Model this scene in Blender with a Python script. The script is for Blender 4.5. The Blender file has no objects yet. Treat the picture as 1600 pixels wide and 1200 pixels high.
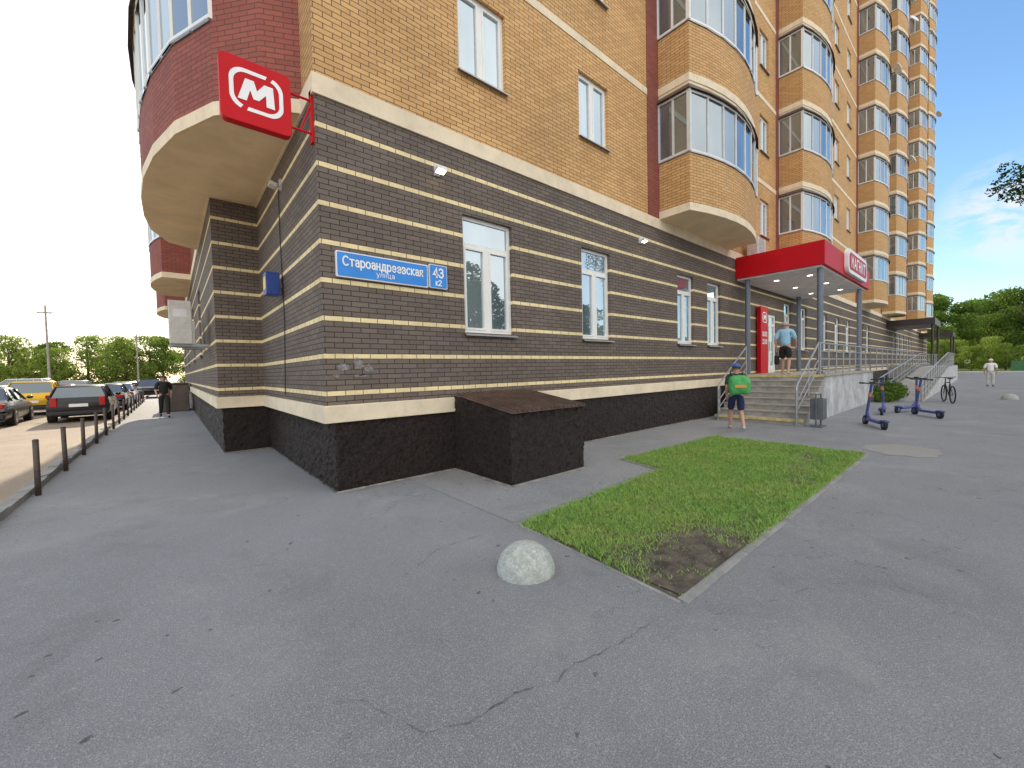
import bpy, math, random, bmesh
import numpy as np
from mathutils import Vector, Matrix, noise, Euler
random.seed(7); rng=np.random.default_rng(7)
S=bpy.context.scene; COL=S.collection
S.view_settings.view_transform='Standard'
# ------------------------------------------------------------ materials
MATS={}
def nmat(name):
    m=bpy.data.materials.new(name);m.use_nodes=True
    nt=m.node_tree;b=nt.nodes['Principled BSDF'];return m,nt,b
def N(nt,t,**k):
    n=nt.nodes.new(t)
    for a,v in k.items(): setattr(n,a,v)
    return n
def setin(n,d):
    for k,v in d.items(): n.inputs[k].default_value=v
def c4(c): return (c[0],c[1],c[2],1)
def mixc(nt,fac,a,b,typ='MIX'):
    n=N(nt,'ShaderNodeMix',data_type='RGBA',blend_type=typ)
    for i,v in ((0,fac),(6,a),(7,b)):
        if isinstance(v,(int,float)): n.inputs[i].default_value=v
        elif isinstance(v,tuple): n.inputs[i].default_value=c4(v)
        else: nt.links.new(v,n.inputs[i])
    return n.outputs[2]
def math_(nt,op,a,b=None,clamp=False):
    n=N(nt,'ShaderNodeMath',operation=op,use_clamp=clamp)
    for i,v in ((0,a),(1,b)):
        if v is None: continue
        if isinstance(v,(int,float)): n.inputs[i].default_value=v
        else: nt.links.new(v,n.inputs[i])
    return n.outputs[0]
def ramp(nt,fac,p0,p1,c0=(0,0,0),c1=(1,1,1)):
    n=N(nt,'ShaderNodeValToRGB');e=n.color_ramp.elements
    e[0].position=p0;e[1].position=p1;e[0].color=c4(c0);e[1].color=c4(c1)
    nt.links.new(fac,n.inputs[0]);return n.outputs[0]
def noisef(nt,vec,scale,detail=3,rough=.55,dist=0):
    n=N(nt,'ShaderNodeTexNoise');setin(n,{'Scale':scale,'Detail':detail,'Roughness':rough,'Distortion':dist})
    nt.links.new(vec,n.inputs['Vector']);return n.outputs['Fac']
def bump(nt,b,h,strength=.3,dist=.01):
    n=N(nt,'ShaderNodeBump');setin(n,{'Strength':strength,'Distance':dist})
    nt.links.new(h,n.inputs['Height']);nt.links.new(n.outputs[0],b.inputs['Normal'])
def pm(name,col,rough=.6,metal=0,var=.15,scale=3,bmp=0,bscale=80,emit=None,spec=None,dirt=0):
    if name in MATS: return MATS[name]
    m,nt,b=nmat(name);tc=N(nt,'ShaderNodeTexCoord');o=tc.outputs['Object']
    n1=noisef(nt,o,scale,4)
    f=ramp(nt,n1,.3,.7)
    dark=tuple(c*(1-var) for c in col);lite=tuple(min(1,c*(1+var)) for c in col)
    cc=mixc(nt,f,dark,lite)
    if dirt:
        d=ramp(nt,noisef(nt,o,scale*2.3,6,.7),.45,.7)
        cc=mixc(nt,math_(nt,'MULTIPLY',d,dirt),cc,tuple(c*.35 for c in col))
    nt.links.new(cc,b.inputs['Base Color'])
    setin(b,{'Roughness':rough,'Metallic':metal})
    if spec is not None: b.inputs['Specular IOR Level'].default_value=spec
    if bmp: bump(nt,b,noisef(nt,o,bscale,4),bmp,.01)
    if emit: setin(b,{'Emission Color':c4(emit[0]),'Emission Strength':emit[1]})
    MATS[name]=m;return m
def brick(name,c1,c2,mortar,stripe=None,bw=.25,rh=.075,ms=.010,bs=.6):
    m,nt,b=nmat(name);tc=N(nt,'ShaderNodeTexCoord');uv=tc.outputs['UV'];o=tc.outputs['Object']
    br=N(nt,'ShaderNodeTexBrick');br.offset=.5
    setin(br,{'Color1':c4(c1),'Color2':c4(c2),'Mortar':c4(mortar),'Scale':1,'Mortar Size':ms*.62,'Mortar Smooth':.15,'Bias':0,'Brick Width':bw,'Row Height':rh})
    w=N(nt,'ShaderNodeVectorMath',operation='ADD')
    nz=N(nt,'ShaderNodeTexNoise');setin(nz,{'Scale':9,'Detail':2});nt.links.new(uv,nz.inputs['Vector'])
    sc=N(nt,'ShaderNodeVectorMath',operation='SCALE');sc.inputs['Scale'].default_value=.006;nt.links.new(nz.outputs['Color'],sc.inputs[0])
    nt.links.new(uv,w.inputs[0]);nt.links.new(sc.outputs[0],w.inputs[1])
    nt.links.new(w.outputs[0],br.inputs['Vector'])
    col=br.outputs['Color']
    if stripe:
        sep=N(nt,'ShaderNodeSeparateXYZ');nt.links.new(w.outputs[0],sep.inputs[0])
        row=math_(nt,'FLOOR',math_(nt,'DIVIDE',sep.outputs['Y'],rh))
        md=math_(nt,'MODULO',row,7.)
        msk=math_(nt,'COMPARE',md,4.);msk.node.inputs[2].default_value=.3
        cv=mixc(nt,ramp(nt,noisef(nt,uv,4,3),.35,.7),stripe,tuple(c*.84 for c in stripe))
        cream=mixc(nt,br.outputs['Fac'],cv,(.24,.19,.12))
        col=mixc(nt,msk,col,cream)
    big=ramp(nt,noisef(nt,uv,.55,5,.6),.3,.75,(.84,.84,.84),(1.1,1.1,1.1))
    fine=ramp(nt,noisef(nt,uv,45,3,.6),.2,.8,(.82,.82,.82),(1.12,1.12,1.12))
    col=mixc(nt,1.,col,big,'MULTIPLY');col=mixc(nt,1.,col,fine,'MULTIPLY')
    st=ramp(nt,noisef(nt,uv,2.3,7,.75),.60,.8)
    col=mixc(nt,math_(nt,'MULTIPLY',st,.24),col,(.45,.42,.38))
    nt.links.new(col,b.inputs['Base Color']);b.inputs['Roughness'].default_value=.78
    b.inputs['Specular IOR Level'].default_value=.3
    inv=math_(nt,'SUBTRACT',1.,br.outputs['Fac'])
    h=math_(nt,'ADD',inv,math_(nt,'MULTIPLY',noisef(nt,uv,120,2),.25))
    bump(nt,b,h,bs,.006)
    MATS[name]=m;return m
TAN=brick('tan_brick',(.76,.465,.20),(.63,.365,.15),(.15,.10,.065))
RED=brick('red_brick',(.36,.112,.085),(.29,.09,.07),(.12,.06,.05))
DARK=brick('brown_striped_brick',(.205,.165,.140),(.158,.128,.108),(.040,.032,.028),stripe=(.97,.80,.46),bs=.35)
def plaster(name,c,b_=.25,dirt=.4):
    return pm(name,c,.85,0,.10,1.3,b_,60,dirt=dirt)
CREAM=plaster('cream_plaster',(.84,.72,.53),.25,.25);SOFF=plaster('beige_soffit_plaster',(.84,.67,.42),.2,.1)
def plinthmat():
    m,nt,b=nmat('dark_rough_render');tc=N(nt,'ShaderNodeTexCoord');o=tc.outputs['Object']
    n1=noisef(nt,o,30,6,.7);col=mixc(nt,ramp(nt,n1,.38,.70),(.016,.011,.009),(.085,.060,.052))
    nt.links.new(col,b.inputs['Base Color']);b.inputs['Roughness'].default_value=.36
    bump(nt,b,noisef(nt,o,36,7,.8),1.,.08);return m
PLINTH=plinthmat()
def N_scale(nt,v,s):
    mp=N(nt,'ShaderNodeMapping');mp.inputs['Scale'].default_value=s;nt.links.new(v,mp.inputs['Vector']);return mp.outputs[0]
def glassmat(name,base,cur,refl=.3,edge=(.47,.53)):
    m,nt,b=nmat(name);nt.nodes.remove(b);out=nt.nodes['Material Output']
    tc=N(nt,'ShaderNodeTexCoord');o=tc.outputs['Object'];oi=N(nt,'ShaderNodeObjectInfo')
    d=N(nt,'ShaderNodeBsdfDiffuse');g=N(nt,'ShaderNodeBsdfGlossy');g.inputs['Roughness'].default_value=.01
    setin(g,{'Color':(.80,.92,1,1)})
    va=N(nt,'ShaderNodeVectorMath',operation='ADD');nt.links.new(o,va.inputs[0])
    sv=N(nt,'ShaderNodeVectorMath',operation='SCALE');cmb=N(nt,'ShaderNodeCombineXYZ')
    for i in range(3): cmb.inputs[i].default_value=1
    nt.links.new(cmb.outputs[0],sv.inputs[0]);nt.links.new(math_(nt,'MULTIPLY',oi.outputs['Random'],40.),sv.inputs['Scale']);nt.links.new(sv.outputs[0],va.inputs[1])
    mp=N(nt,'ShaderNodeMapping');mp.inputs['Scale'].default_value=(1.3,1.3,.35);nt.links.new(va.outputs[0],mp.inputs['Vector'])
    n=ramp(nt,noisef(nt,mp.outputs[0],1.2,1),*edge)
    fold=ramp(nt,noisef(nt,N_scale(nt,va.outputs[0],(14,14,.15)),1,2),.3,.7,(.85,.85,.85),(1,1,1))
    cc=mixc(nt,1.,cur,fold,'MULTIPLY')
    col=mixc(nt,n,base,cc);nt.links.new(col,d.inputs['Color'])
    fr=N(nt,'ShaderNodeFresnel');fr.inputs['IOR'].default_value=1.5
    nn=N(nt,'ShaderNodeBump');setin(nn,{'Strength':.06,'Distance':.02});nt.links.new(noisef(nt,va.outputs[0],1.5,1),nn.inputs['Height']);nt.links.new(nn.outputs[0],g.inputs['Normal'])
    fac=math_(nt,'ADD',math_(nt,'MULTIPLY',fr.outputs[0],1.2),refl,True)
    mx=N(nt,'ShaderNodeMixShader');nt.links.new(fac,mx.inputs[0]);nt.links.new(d.outputs[0],mx.inputs[1]);nt.links.new(g.outputs[0],mx.inputs[2])
    nt.links.new(mx.outputs[0],out.inputs[0]);MATS[name]=m;return m
GLASS=glassmat('window_glass',(.13,.18,.21),(.30,.36,.39),.36,(.42,.66))
BGLASS=glassmat('balcony_glass',(.09,.11,.12),(.19,.20,.19),.22,(.46,.70))
CARGL=glassmat('car_glass',(.02,.022,.025),(.03,.03,.03),.12)
WHITE=pm('white_pvc',(.84,.84,.82),.35,0,.04);SILL=pm('zinc_sill',(.38,.38,.38),.4,.4,.1)
GREYF=pm('aluminium_frame',(.70,.70,.70),.4,.1,.1);AWN=pm('brown_metal_trim',(.13,.10,.085),.45,.3,.2)
STEEL=pm('galvanised_steel',(.38,.39,.40),.38,.6,.15,6);CONC=pm('grey_concrete',(.38,.37,.35),.85,0,.2,2.5,.5,50,dirt=.5)
KERB=pm('kerb_concrete',(.31,.305,.295),.85,0,.22,2,.4,60,dirt=.5);BLACKM=pm('black_plastic',(.02,.02,.022),.5)
MAGRED=pm('red_sign_paint',(.56,.005,.012),.5,0,.07,2,spec=.2);WHT=pm('white_lettering',(.88,.88,.88),.4,0,.03)
BLUE=pm('blue_enamel',(.045,.27,.76),.3,0,.08,4,spec=.3)
RUBBER=pm('tyre_rubber',(.018,.018,.018),.85);RIM=pm('alloy_rim',(.42,.43,.45),.3,.8)
SKIN=pm('skin',(.55,.31,.21),.55,0,.08);HAIR=pm('dark_hair',(.04,.03,.025),.7);GREYHAIR=pm('grey_hair',(.42,.40,.38),.7)
# ------------------------------------------------------------ mesh builder
class MB:
    def __init__(s): s.v=[];s.f=[];s.u=[];s.mi=[];s.mats=[]
    def m(s,mat):
        if mat not in s.mats: s.mats.append(mat)
        return s.mats.index(mat)
    def face(s,pts,mat,uvs=None):
        i=len(s.v);s.v+=[tuple(p) for p in pts];s.f.append(tuple(range(i,i+len(pts))))
        if uvs is None:
            a=Vector(pts[0]);n=(Vector(pts[1])-a).cross(Vector(pts[2])-a)
            if n.length<1e-12 and len(pts)>3: n=(Vector(pts[2])-a).cross(Vector(pts[3])-a)
            if n.length>0:n.normalize()
            if abs(n.z)>.8: uvs=[(p[0],p[1]) for p in pts]
            else:
                t=Vector((-n.y,n.x,0)).normalized();uvs=[(Vector(p).dot(t),p[2]) for p in pts]
        s.u+=uvs;s.mi.append(s.m(mat))
    def box(s,x0,x1,y0,y1,z0,z1,mat,mt=None):
        F=s.face
        F([(x0,y0,z0),(x1,y0,z0),(x1,y0,z1),(x0,y0,z1)],mat);F([(x1,y1,z0),(x0,y1,z0),(x0,y1,z1),(x1,y1,z1)],mat)
        F([(x0,y1,z0),(x0,y0,z0),(x0,y0,z1),(x0,y1,z1)],mat);F([(x1,y0,z0),(x1,y1,z0),(x1,y1,z1),(x1,y0,z1)],mat)
        F([(x0,y0,z1),(x1,y0,z1),(x1,y1,z1),(x0,y1,z1)],mt or mat);F([(x0,y1,z0),(x1,y1,z0),(x1,y0,z0),(x0,y0,z0)],mat)
    def cyl(s,a,b,r0,r1=None,n=10,mat=None,cap=True):
        r1=r0 if r1 is None else r1;a=Vector(a);b=Vector(b);d=(b-a).normalized()
        t=d.cross(Vector((0,0,1)));t=Vector((1,0,0)) if t.length<1e-4 else t.normalized();w=d.cross(t)
        A=[];B=[]
        for i in range(n):
            q=2*math.pi*i/n;e=t*math.cos(q)+w*math.sin(q);A.append(a+e*r0);B.append(b+e*r1)
        for i in range(n):
            j=(i+1)%n;s.face([A[i],B[i],B[j],A[j]],mat,[(i/n,0),(i/n,1),((i+1)/n,1),((i+1)/n,0)])
        if cap:
            s.face(A,mat,[(0,0)]*n);s.face(B[::-1],mat,[(0,0)]*n)
    def tube(s,pts,r,n,mat):
        for i in range(len(pts)-1): s.cyl(pts[i],pts[i+1],r,r,n,mat)
    def ell(s,c,r,mat,nu=12,nv=8,zmin=-1.):
        c=Vector(c);R=[]
        for j in range(nv+1):
            th=math.asin(zmin)+(math.pi/2-math.asin(zmin))*j/nv
            R.append([c+Vector((r[0]*math.cos(th)*math.cos(2*math.pi*i/nu),r[1]*math.cos(th)*math.sin(2*math.pi*i/nu),r[2]*math.sin(th))) for i in range(nu)])
        for j in range(nv):
            for i in range(nu):
                k=(i+1)%nu;s.face([R[j][i],R[j][k],R[j+1][k],R[j+1][i]],mat)
    def mesh(s,name,smooth=False,merge=True):
        me=bpy.data.meshes.new(name);me.from_pydata(s.v,[],s.f);ul=me.uv_layers.new(name='UVMap')
        ul.data.foreach_set('uv',np.array(s.u,dtype='f').ravel())
        me.polygons.foreach_set('material_index',s.mi)
        for m in s.mats: me.materials.append(m)
        if merge:
            bm=bmesh.new();bm.from_mesh(me);bmesh.ops.remove_doubles(bm,verts=bm.verts,dist=1e-5)
            bm.to_mesh(me);bm.free()
        if smooth: me.polygons.foreach_set('use_smooth',[True]*len(me.polygons))
        me.update();return me
    def obj(s,name,parent=None,loc=(0,0,0),rot=(0,0,0),smooth=False,bevel=0):
        return put(name,s.mesh(name,smooth),parent,loc,rot,bevel)
def put(name,me,parent=None,loc=(0,0,0),rot=(0,0,0),bevel=0):
    o=bpy.data.objects.new(name,me);o.location=loc;o.rotation_euler=rot;COL.objects.link(o)
    if parent: o.parent=parent
    if bevel:
        b=o.modifiers.new('b','BEVEL');b.width=bevel;b.segments=2;b.limit_method='ANGLE'
    return o
def tag(o,label,cat,group=None):
    o['label']=label;o['category']=cat
    if group:o['group']=group
    return o
def thing(name,label,cat,loc=(0,0,0),rz=0,group=None):
    o=bpy.data.objects.new(name,None);o.empty_display_size=.2;o.location=loc;o.rotation_euler=(0,0,rz);COL.objects.link(o)
    return tag(o,label,cat,group)
def struct(o): o['kind']='structure';return o
def arc(cx,cy,rx,ry,a0,a1,n=16): return [(cx+rx*math.cos(math.radians(a0+(a1-a0)*i/n)),cy+ry*math.sin(math.radians(a0+(a1-a0)*i/n))) for i in range(n+1)]
GL={
'с':([arc(.42,.5,.38,.5,48,312)],.80),'т':([[(0,1),(.74,1)],[(.37,1),(.37,0)]],.78),
'а':([[(.08,.84),(.2,.97),(.42,1.0),(.6,.9),(.65,.68),(.65,0)],arc(.37,.29,.29,.29,0,360)],.74),
'р':([[(.05,1),(.05,-.42)],arc(.42,.5,.36,.5,0,360)],.82),'о':([arc(.42,.5,.40,.5,0,360)],.86),
'н':([[(.05,0),(.05,1)],[(.65,0),(.65,1)],[(.05,.5),(.65,.5)]],.76),
'д':([[(.12,0),(.24,.3),(.3,1),(.72,1),(.72,0)],[(0,-.28),(0,0),(.86,0),(.86,-.28)]],.92),
'е':([[(.06,.5)]+arc(.42,.5,.37,.5,0,318)],.84),
'в':([[(.05,0),(.05,1),(.42,1),(.58,.92),(.6,.72),(.45,.53),(.05,.53)],[(.45,.53),(.62,.42),(.66,.2),(.55,.04),(.4,0),(.05,0)]],.74),
'к':([[(.05,0),(.05,1)],[(.62,1),(.1,.5),(.66,0)]],.70),
'я':([[(.65,0),(.65,1),(.25,1),(.1,.9),(.07,.7),(.16,.5),(.3,.45),(.65,.45)],[(.32,.45),(.03,0)]],.76),
'у':([[(0,1),(.37,.06)],[(.72,1),(.32,-.28),(.18,-.42),(.03,-.4)]],.74),'л':([[(0,.02),(.12,.1),(.22,1),(.68,1),(.68,0)]],.78),
'и':([[(.05,1),(.05,0),(.62,1),(.62,0)]],.76),'ц':([[(.05,1),(.05,0),(.8,0),(.8,-.28)],[(.62,1),(.62,0)]],.86),
'С':([arc(.56,.7,.52,.7,48,312)],1.06),'М':([[(.05,0),(.05,1.4),(.55,.55),(1.05,1.4),(1.05,0)]],1.2),'А':([[(0,0),(.55,1.4),(1.1,0)],[(.2,.45),(.9,.45)]],1.14),
'Г':([[(.05,0),(.05,1.4),(.8,1.4)]],.86),'Н':([[(.05,0),(.05,1.4)],[(.95,0),(.95,1.4)],[(.05,.7),(.95,.7)]],1.08),'И':([[(.05,1.4),(.05,0),(.95,1.4),(.95,0)]],1.08),
'Т':([[(0,1.4),(1,1.4)],[(.5,1.4),(.5,0)]],1.04),
'4':([[(.68,0),(.68,1.4),(0,.4),(.95,.4)]],1.0),'3':([[(.05,1.22),(.22,1.37),(.45,1.4),(.7,1.3),(.78,1.05),(.66,.8),(.38,.73)],[(.66,.76),(.82,.55),(.82,.3),(.66,.06),(.38,0),(.15,.05),(.02,.22)]],.95),
'2':([[(.05,1.1),(.2,1.33),(.45,1.4),(.72,1.28),(.78,1.0),(.66,.75),(.05,0),(.85,0)]],.95),
'0':([arc(.42,.7,.40,.7,0,360)],.9),'8':([arc(.42,1.05,.33,.35,0,360),arc(.42,.36,.40,.36,0,360)],.9),':':([[(.1,.2),(.1,.32)],[(.1,.9),(.1,1.02)]],.3)}
def lettering(body,width,height,mat,parent,loc,th,gap=.22):
    b=MB();x=0;k=0;segs=[]
    for ch in body:
        g,adv=GL[ch]
        for pl in g: segs+= [[(x+px,py) for px,py in pl]]
        x+=adv+gap
    x-=gap;ymax=max(p[1] for s in segs for p in s);sx=width/x;sy=height/ymax
    for s in segs:
        P=[(p[0]*sx-width/2,p[1]*sy-height/2) for p in s]
        k+=1;y=-.0002*(k%7);L=[];R=[]
        closed=math.hypot(P[0][0]-P[-1][0],P[0][1]-P[-1][1])<1e-6
        n=len(P)
        for i in range(n):
            a=P[i-1] if i>0 else (P[-2] if closed else P[0]);c=P[i+1] if i<n-1 else (P[1] if closed else P[-1]);p=P[i]
            d1=Vector((p[0]-a[0],p[1]-a[1]));d2=Vector((c[0]-p[0],c[1]-p[1]))
            if d1.length<1e-9:d1=d2
            if d2.length<1e-9:d2=d1
            d1.normalize();d2.normalize();n1=Vector((-d1.y,d1.x));n2=Vector((-d2.y,d2.x));m=(n1+n2)
            if m.length<.3: m=n1
            m.normalize();w=th/2/max(.5,m.dot(n1))
            e=Vector((0,0))
            if not closed and i==0:e=-d2*th/2
            if not closed and i==n-1:e=d1*th/2
            L.append((p[0]+m.x*w+e.x,p[1]+m.y*w+e.y));R.append((p[0]-m.x*w+e.x,p[1]-m.y*w+e.y))
        for i in range(n-1): b.face([(R[i][0],y,R[i][1]),(R[i+1][0],y,R[i+1][1]),(L[i+1][0],y,L[i+1][1]),(L[i][0],y,L[i][1])],mat)
    return b.obj('lettering',parent,loc)
# ------------------------------------------------------------ camera
A_=math.atan(745/630.);p_=math.radians(1.9);r_=math.radians(1.3)
fw=Vector((math.cos(A_)*math.cos(p_),math.sin(A_)*math.cos(p_),-math.sin(p_)))
r0=Vector((math.sin(A_),-math.cos(A_),0));u0=r0.cross(fw);R_=r0*math.cos(r_)-u0*math.sin(r_);U_=R_.cross(fw)
cd=bpy.data.cameras.new('camera');cam=bpy.data.objects.new('camera',cd);COL.objects.link(cam);S.camera=cam
M=Matrix.Identity(4)
for i in range(3): M[i][0]=R_[i];M[i][1]=U_[i];M[i][2]=-fw[i]
M[0][3],M[1][3],M[2][3]=-1.774,-5.919,1.65
cam.matrix_world=M;cd.sensor_width=36;cd.lens=14.175;cd.clip_start=.05;cd.clip_end=3000
# ------------------------------------------------------------ light
EL=math.radians(25);sd=Vector((.08,1,0)).normalized()*math.cos(EL)+Vector((0,0,math.sin(EL)))
w=bpy.data.worlds.new('World');S.world=w;w.use_nodes=True;nt=w.node_tree
bg=nt.nodes['Background'];sky=N(nt,'ShaderNodeTexSky',sky_type='NISHITA');sky.sun_disc=False
sky.sun_elevation=EL;sky.sun_rotation=math.atan2(.08,1);sky.air_density=1.1;sky.dust_density=1.0;sky.ozone_density=2.2;sky.altitude=100
tc=N(nt,'ShaderNodeTexCoord');G_=tc.outputs['Generated']
hs=N(nt,'ShaderNodeHueSaturation');hs.inputs['Saturation'].default_value=1.15;nt.links.new(sky.outputs[0],hs.inputs['Color'])
def dotd(v):
    vm=N(nt,'ShaderNodeVectorMath',operation='DOT_PRODUCT');nt.links.new(G_,vm.inputs[0]);vm.inputs[1].default_value=v;return vm.outputs['Value']
cl=noisef(nt,N_scale(nt,G_,(1,1,2.0)),16,7,.6,.2)
cdv=(fw+R_*((1580-800)/630)-U_*((330-600)/630)).normalized()
reg=ramp(nt,dotd(cdv),.9980,.9998)
cm=math_(nt,'MULTIPLY',ramp(nt,cl,.40,.55),reg)
skc=mixc(nt,math_(nt,'MULTIPLY',cm,.8),hs.outputs[0],(3.3,3.3,3.4))
hz=ramp(nt,dotd(sd),.45,.92)
skc=mixc(nt,math_(nt,'MULTIPLY',hz,.8),skc,(4.3,4.15,3.9))
fill_bank=math_(nt,'MULTIPLY',ramp(nt,dotd(Vector((-.25,-1,.45)).normalized()),.30,.62),ramp(nt,noisef(nt,G_,2.2,5,.55),.25,.6,(.55,.55,.55),(1,1,1)))  # unseen bright cloud bank behind the camera, added as neutral fill light
skc=mixc(nt,fill_bank,skc,(6.6,6.35,6.0))
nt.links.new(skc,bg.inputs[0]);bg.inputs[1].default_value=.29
sl=bpy.data.lights.new('sun','SUN');sl.energy=5;sl.angle=math.radians(.5);sl.color=(1,.86,.66)
so=bpy.data.objects.new('sun',sl);COL.objects.link(so);so.rotation_euler=(-sd).to_track_quat('-Z','Y').to_euler();so.location=(0,0,80)
# ------------------------------------------------------------ ground
def N_sep(nt,c):
    s=N(nt,'ShaderNodeSeparateColor');nt.links.new(c,s.inputs[0]);return s.outputs[0]
def asphalt(name,c,spots=True,lo=.86):
    m,nt,b=nmat(name);tc=N(nt,'ShaderNodeTexCoord');o=tc.outputs['Object']
    big=ramp(nt,noisef(nt,o,.35,6,.6),.3,.72,tuple(x*lo for x in c),tuple(x*1.10 for x in c))
    sp=ramp(nt,noisef(nt,o,150,2,.6),.32,.70,(.56,.56,.56),(1.46,1.46,1.46))
    col=mixc(nt,1.,big,sp,'MULTIPLY')
    v=N(nt,'ShaderNodeTexVoronoi');setin(v,{'Scale':170.});nt.links.new(o,v.inputs['Vector'])
    lt=ramp(nt,N_sep(nt,v.outputs['Color']),.84,.9)
    col=mixc(nt,math_(nt,'MULTIPLY',lt,.38),col,(.55,.55,.55))
    if spots:
        dn=N(nt,'ShaderNodeTexNoise');setin(dn,{'Scale':14,'Detail':3});nt.links.new(o,dn.inputs['Vector'])
        sc=N(nt,'ShaderNodeVectorMath',operation='SCALE');sc.inputs['Scale'].default_value=.09;nt.links.new(dn.outputs['Color'],sc.inputs[0])
        ad=N(nt,'ShaderNodeVectorMath',operation='ADD');nt.links.new(o,ad.inputs[0]);nt.links.new(sc.outputs[0],ad.inputs[1])
        fl=N(nt,'ShaderNodeMapping');fl.inputs['Scale'].default_value=(1,1,0);nt.links.new(ad.outputs[0],fl.inputs['Vector'])
        for scl,mx_,th in ((3.4,.11,.045),(1.9,.075,.05)):
            v2=N(nt,'ShaderNodeTexVoronoi',voronoi_dimensions='2D');setin(v2,{'Scale':scl});nt.links.new(fl.outputs[0],v2.inputs['Vector'])
            rad=math_(nt,'MULTIPLY',N_sep(nt,v2.outputs['Color']),mx_)
            s=math_(nt,'LESS_THAN',v2.outputs['Distance'],math_(nt,'SUBTRACT',rad,th))
            s=math_(nt,'MULTIPLY',s,ramp(nt,noisef(nt,o,.6,2),.40,.50))
            col=mixc(nt,math_(nt,'MULTIPLY',s,.72),col,(.05,.05,.052))
        dn2=N(nt,'ShaderNodeTexNoise');setin(dn2,{'Scale':1.8,'Detail':6,'Roughness':.7});nt.links.new(o,dn2.inputs['Vector'])
        sc2=N(nt,'ShaderNodeVectorMath',operation='SCALE');sc2.inputs['Scale'].default_value=.9;nt.links.new(dn2.outputs['Color'],sc2.inputs[0])
        ad2=N(nt,'ShaderNodeVectorMath',operation='ADD');nt.links.new(o,ad2.inputs[0]);nt.links.new(sc2.outputs[0],ad2.inputs[1])
        v3=N(nt,'ShaderNodeTexVoronoi',feature='DISTANCE_TO_EDGE');setin(v3,{'Scale':.33});nt.links.new(ad2.outputs[0],v3.inputs['Vector'])
        ck=math_(nt,'LESS_THAN',v3.outputs['Distance'],.0018)
        ck=math_(nt,'MULTIPLY',ck,ramp(nt,noisef(nt,o,.5,3),.48,.60))
        col=mixc(nt,math_(nt,'MULTIPLY',ck,.5),col,(.08,.08,.08))
        stn=ramp(nt,noisef(nt,o,1.1,7,.68,.6),.54,.74)
        col=mixc(nt,math_(nt,'MULTIPLY',stn,.42),col,tuple(x*.5 for x in c))
        dst=ramp(nt,noisef(nt,o,.8,6,.7,.3),.54,.75);col=mixc(nt,math_(nt,'MULTIPLY',dst,.38),col,(.44,.43,.41))
    nt.links.new(col,b.inputs['Base Color']);b.inputs['Roughness'].default_value=.82
    hb=math_(nt,'ADD',noisef(nt,o,150,3,.7),math_(nt,'MULTIPLY',noisef(nt,o,5,4),1.4))
    bump(nt,b,hb,.7,.010);return m
ASPH=asphalt('grey_asphalt',(.252,.258,.270));LOT=asphalt('dusty_asphalt',(.38,.295,.21),True,.75);PAV=asphalt('apron_asphalt',(.28,.282,.286))
def sheet(name,poly,z,mat):
    b=MB();b.face([(x,y,z) for x,y in poly],mat);return struct(b.obj(name))
sheet('ground',[(-500,-500),(900,-500),(900,700),(-500,700)],0,ASPH)
sheet('parking_lot',[(-60,-30),(-3.52,-30),(-3.52,58),(-60,58)],.004,LOT)
sheet('pavement',[(1.0,-.06),(10.6,-.06),(10.6,-1.70),(4.35,-1.62),(4.1,-2.45),(1.0,-2.6)],.004,PAV)
sheet('meadow',[(88,-60),(600,-60),(600,200),(88,200)],.004,pm('meadow_green',(.12,.17,.05),.9,0,.3,.3))
def kerbrun(pts,w=.09,h=.03,mat=KERB,name='kerb'):
    b=MB()
    for i in range(len(pts)-1):
        a=Vector((*pts[i],0));c=Vector((*pts[i+1],0));L=(c-a).length;n=max(1,int(L/1.0));d=(c-a)/n;t=Vector((-d.y,d.x,0)).normalized()*w/2
        for k in range(n):
            p=a+d*k+d*.006;q=a+d*(k+1)-d*.006;hh=h+random.uniform(-.3,.15)*h
            P=[p-t,q-t,q+t,p+t];top=[v+Vector((0,0,hh)) for v in P]
            P=[v-Vector((0,0,.02)) for v in P]
            b.face(top,mat)
            for m_ in range(4): j=(m_+1)%4;b.face([P[m_],P[j],top[j],top[m_]],mat)
    return struct(b.obj(name,bevel=.005))
kerbrun([(-3.45,-8),(-3.45,57)],.14,.11)
GP=[(1.02,-2.72),(4.15,-2.55),(4.38,-1.70),(7.85,-1.85),(7.62,-4.52),(.9,-4.55)]
kerbrun([GP[1],GP[2],GP[3]],.08,.018);kerbrun([GP[3],GP[4],GP[5]],.08,.018)
kerbrun([GP[5],GP[0],(2.0,-2.66)],.05,.008)
APR=pm('plinth_foot_mortar',(.28,.265,.245),.9,0,.3,5,.4,40,dirt=.6)
b=MB()
def wob(pts,out):
    L=[]
    for i in range(len(pts)-1):
        n=max(2,int((Vector(pts[i+1])-Vector(pts[i])).length/.12))
        for k in range(n): L.append(Vector(pts[i])*(1-k/n)+Vector(pts[i+1])*(k/n))
    L.append(Vector(pts[-1]));
    for i in range(len(L)-1):
        d=(L[i+1]-L[i]).normalized();nrm=Vector((d.y,-d.x))*out
        w0=.06+.05*noise.noise(Vector((*L[i]*3,0)));w1=.06+.05*noise.noise(Vector((*L[i+1]*3,0)))
        b.face([(L[i].x,L[i].y,.02),(L[i].x+nrm.x*w0,L[i].y+nrm.y*w0,.006),(L[i+1].x+nrm.x*w1,L[i+1].y+nrm.y*w1,.006),(L[i+1].x,L[i+1].y,.02)],APR)
hx0,hx1,hy=1.88,3.46,-1.55
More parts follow.
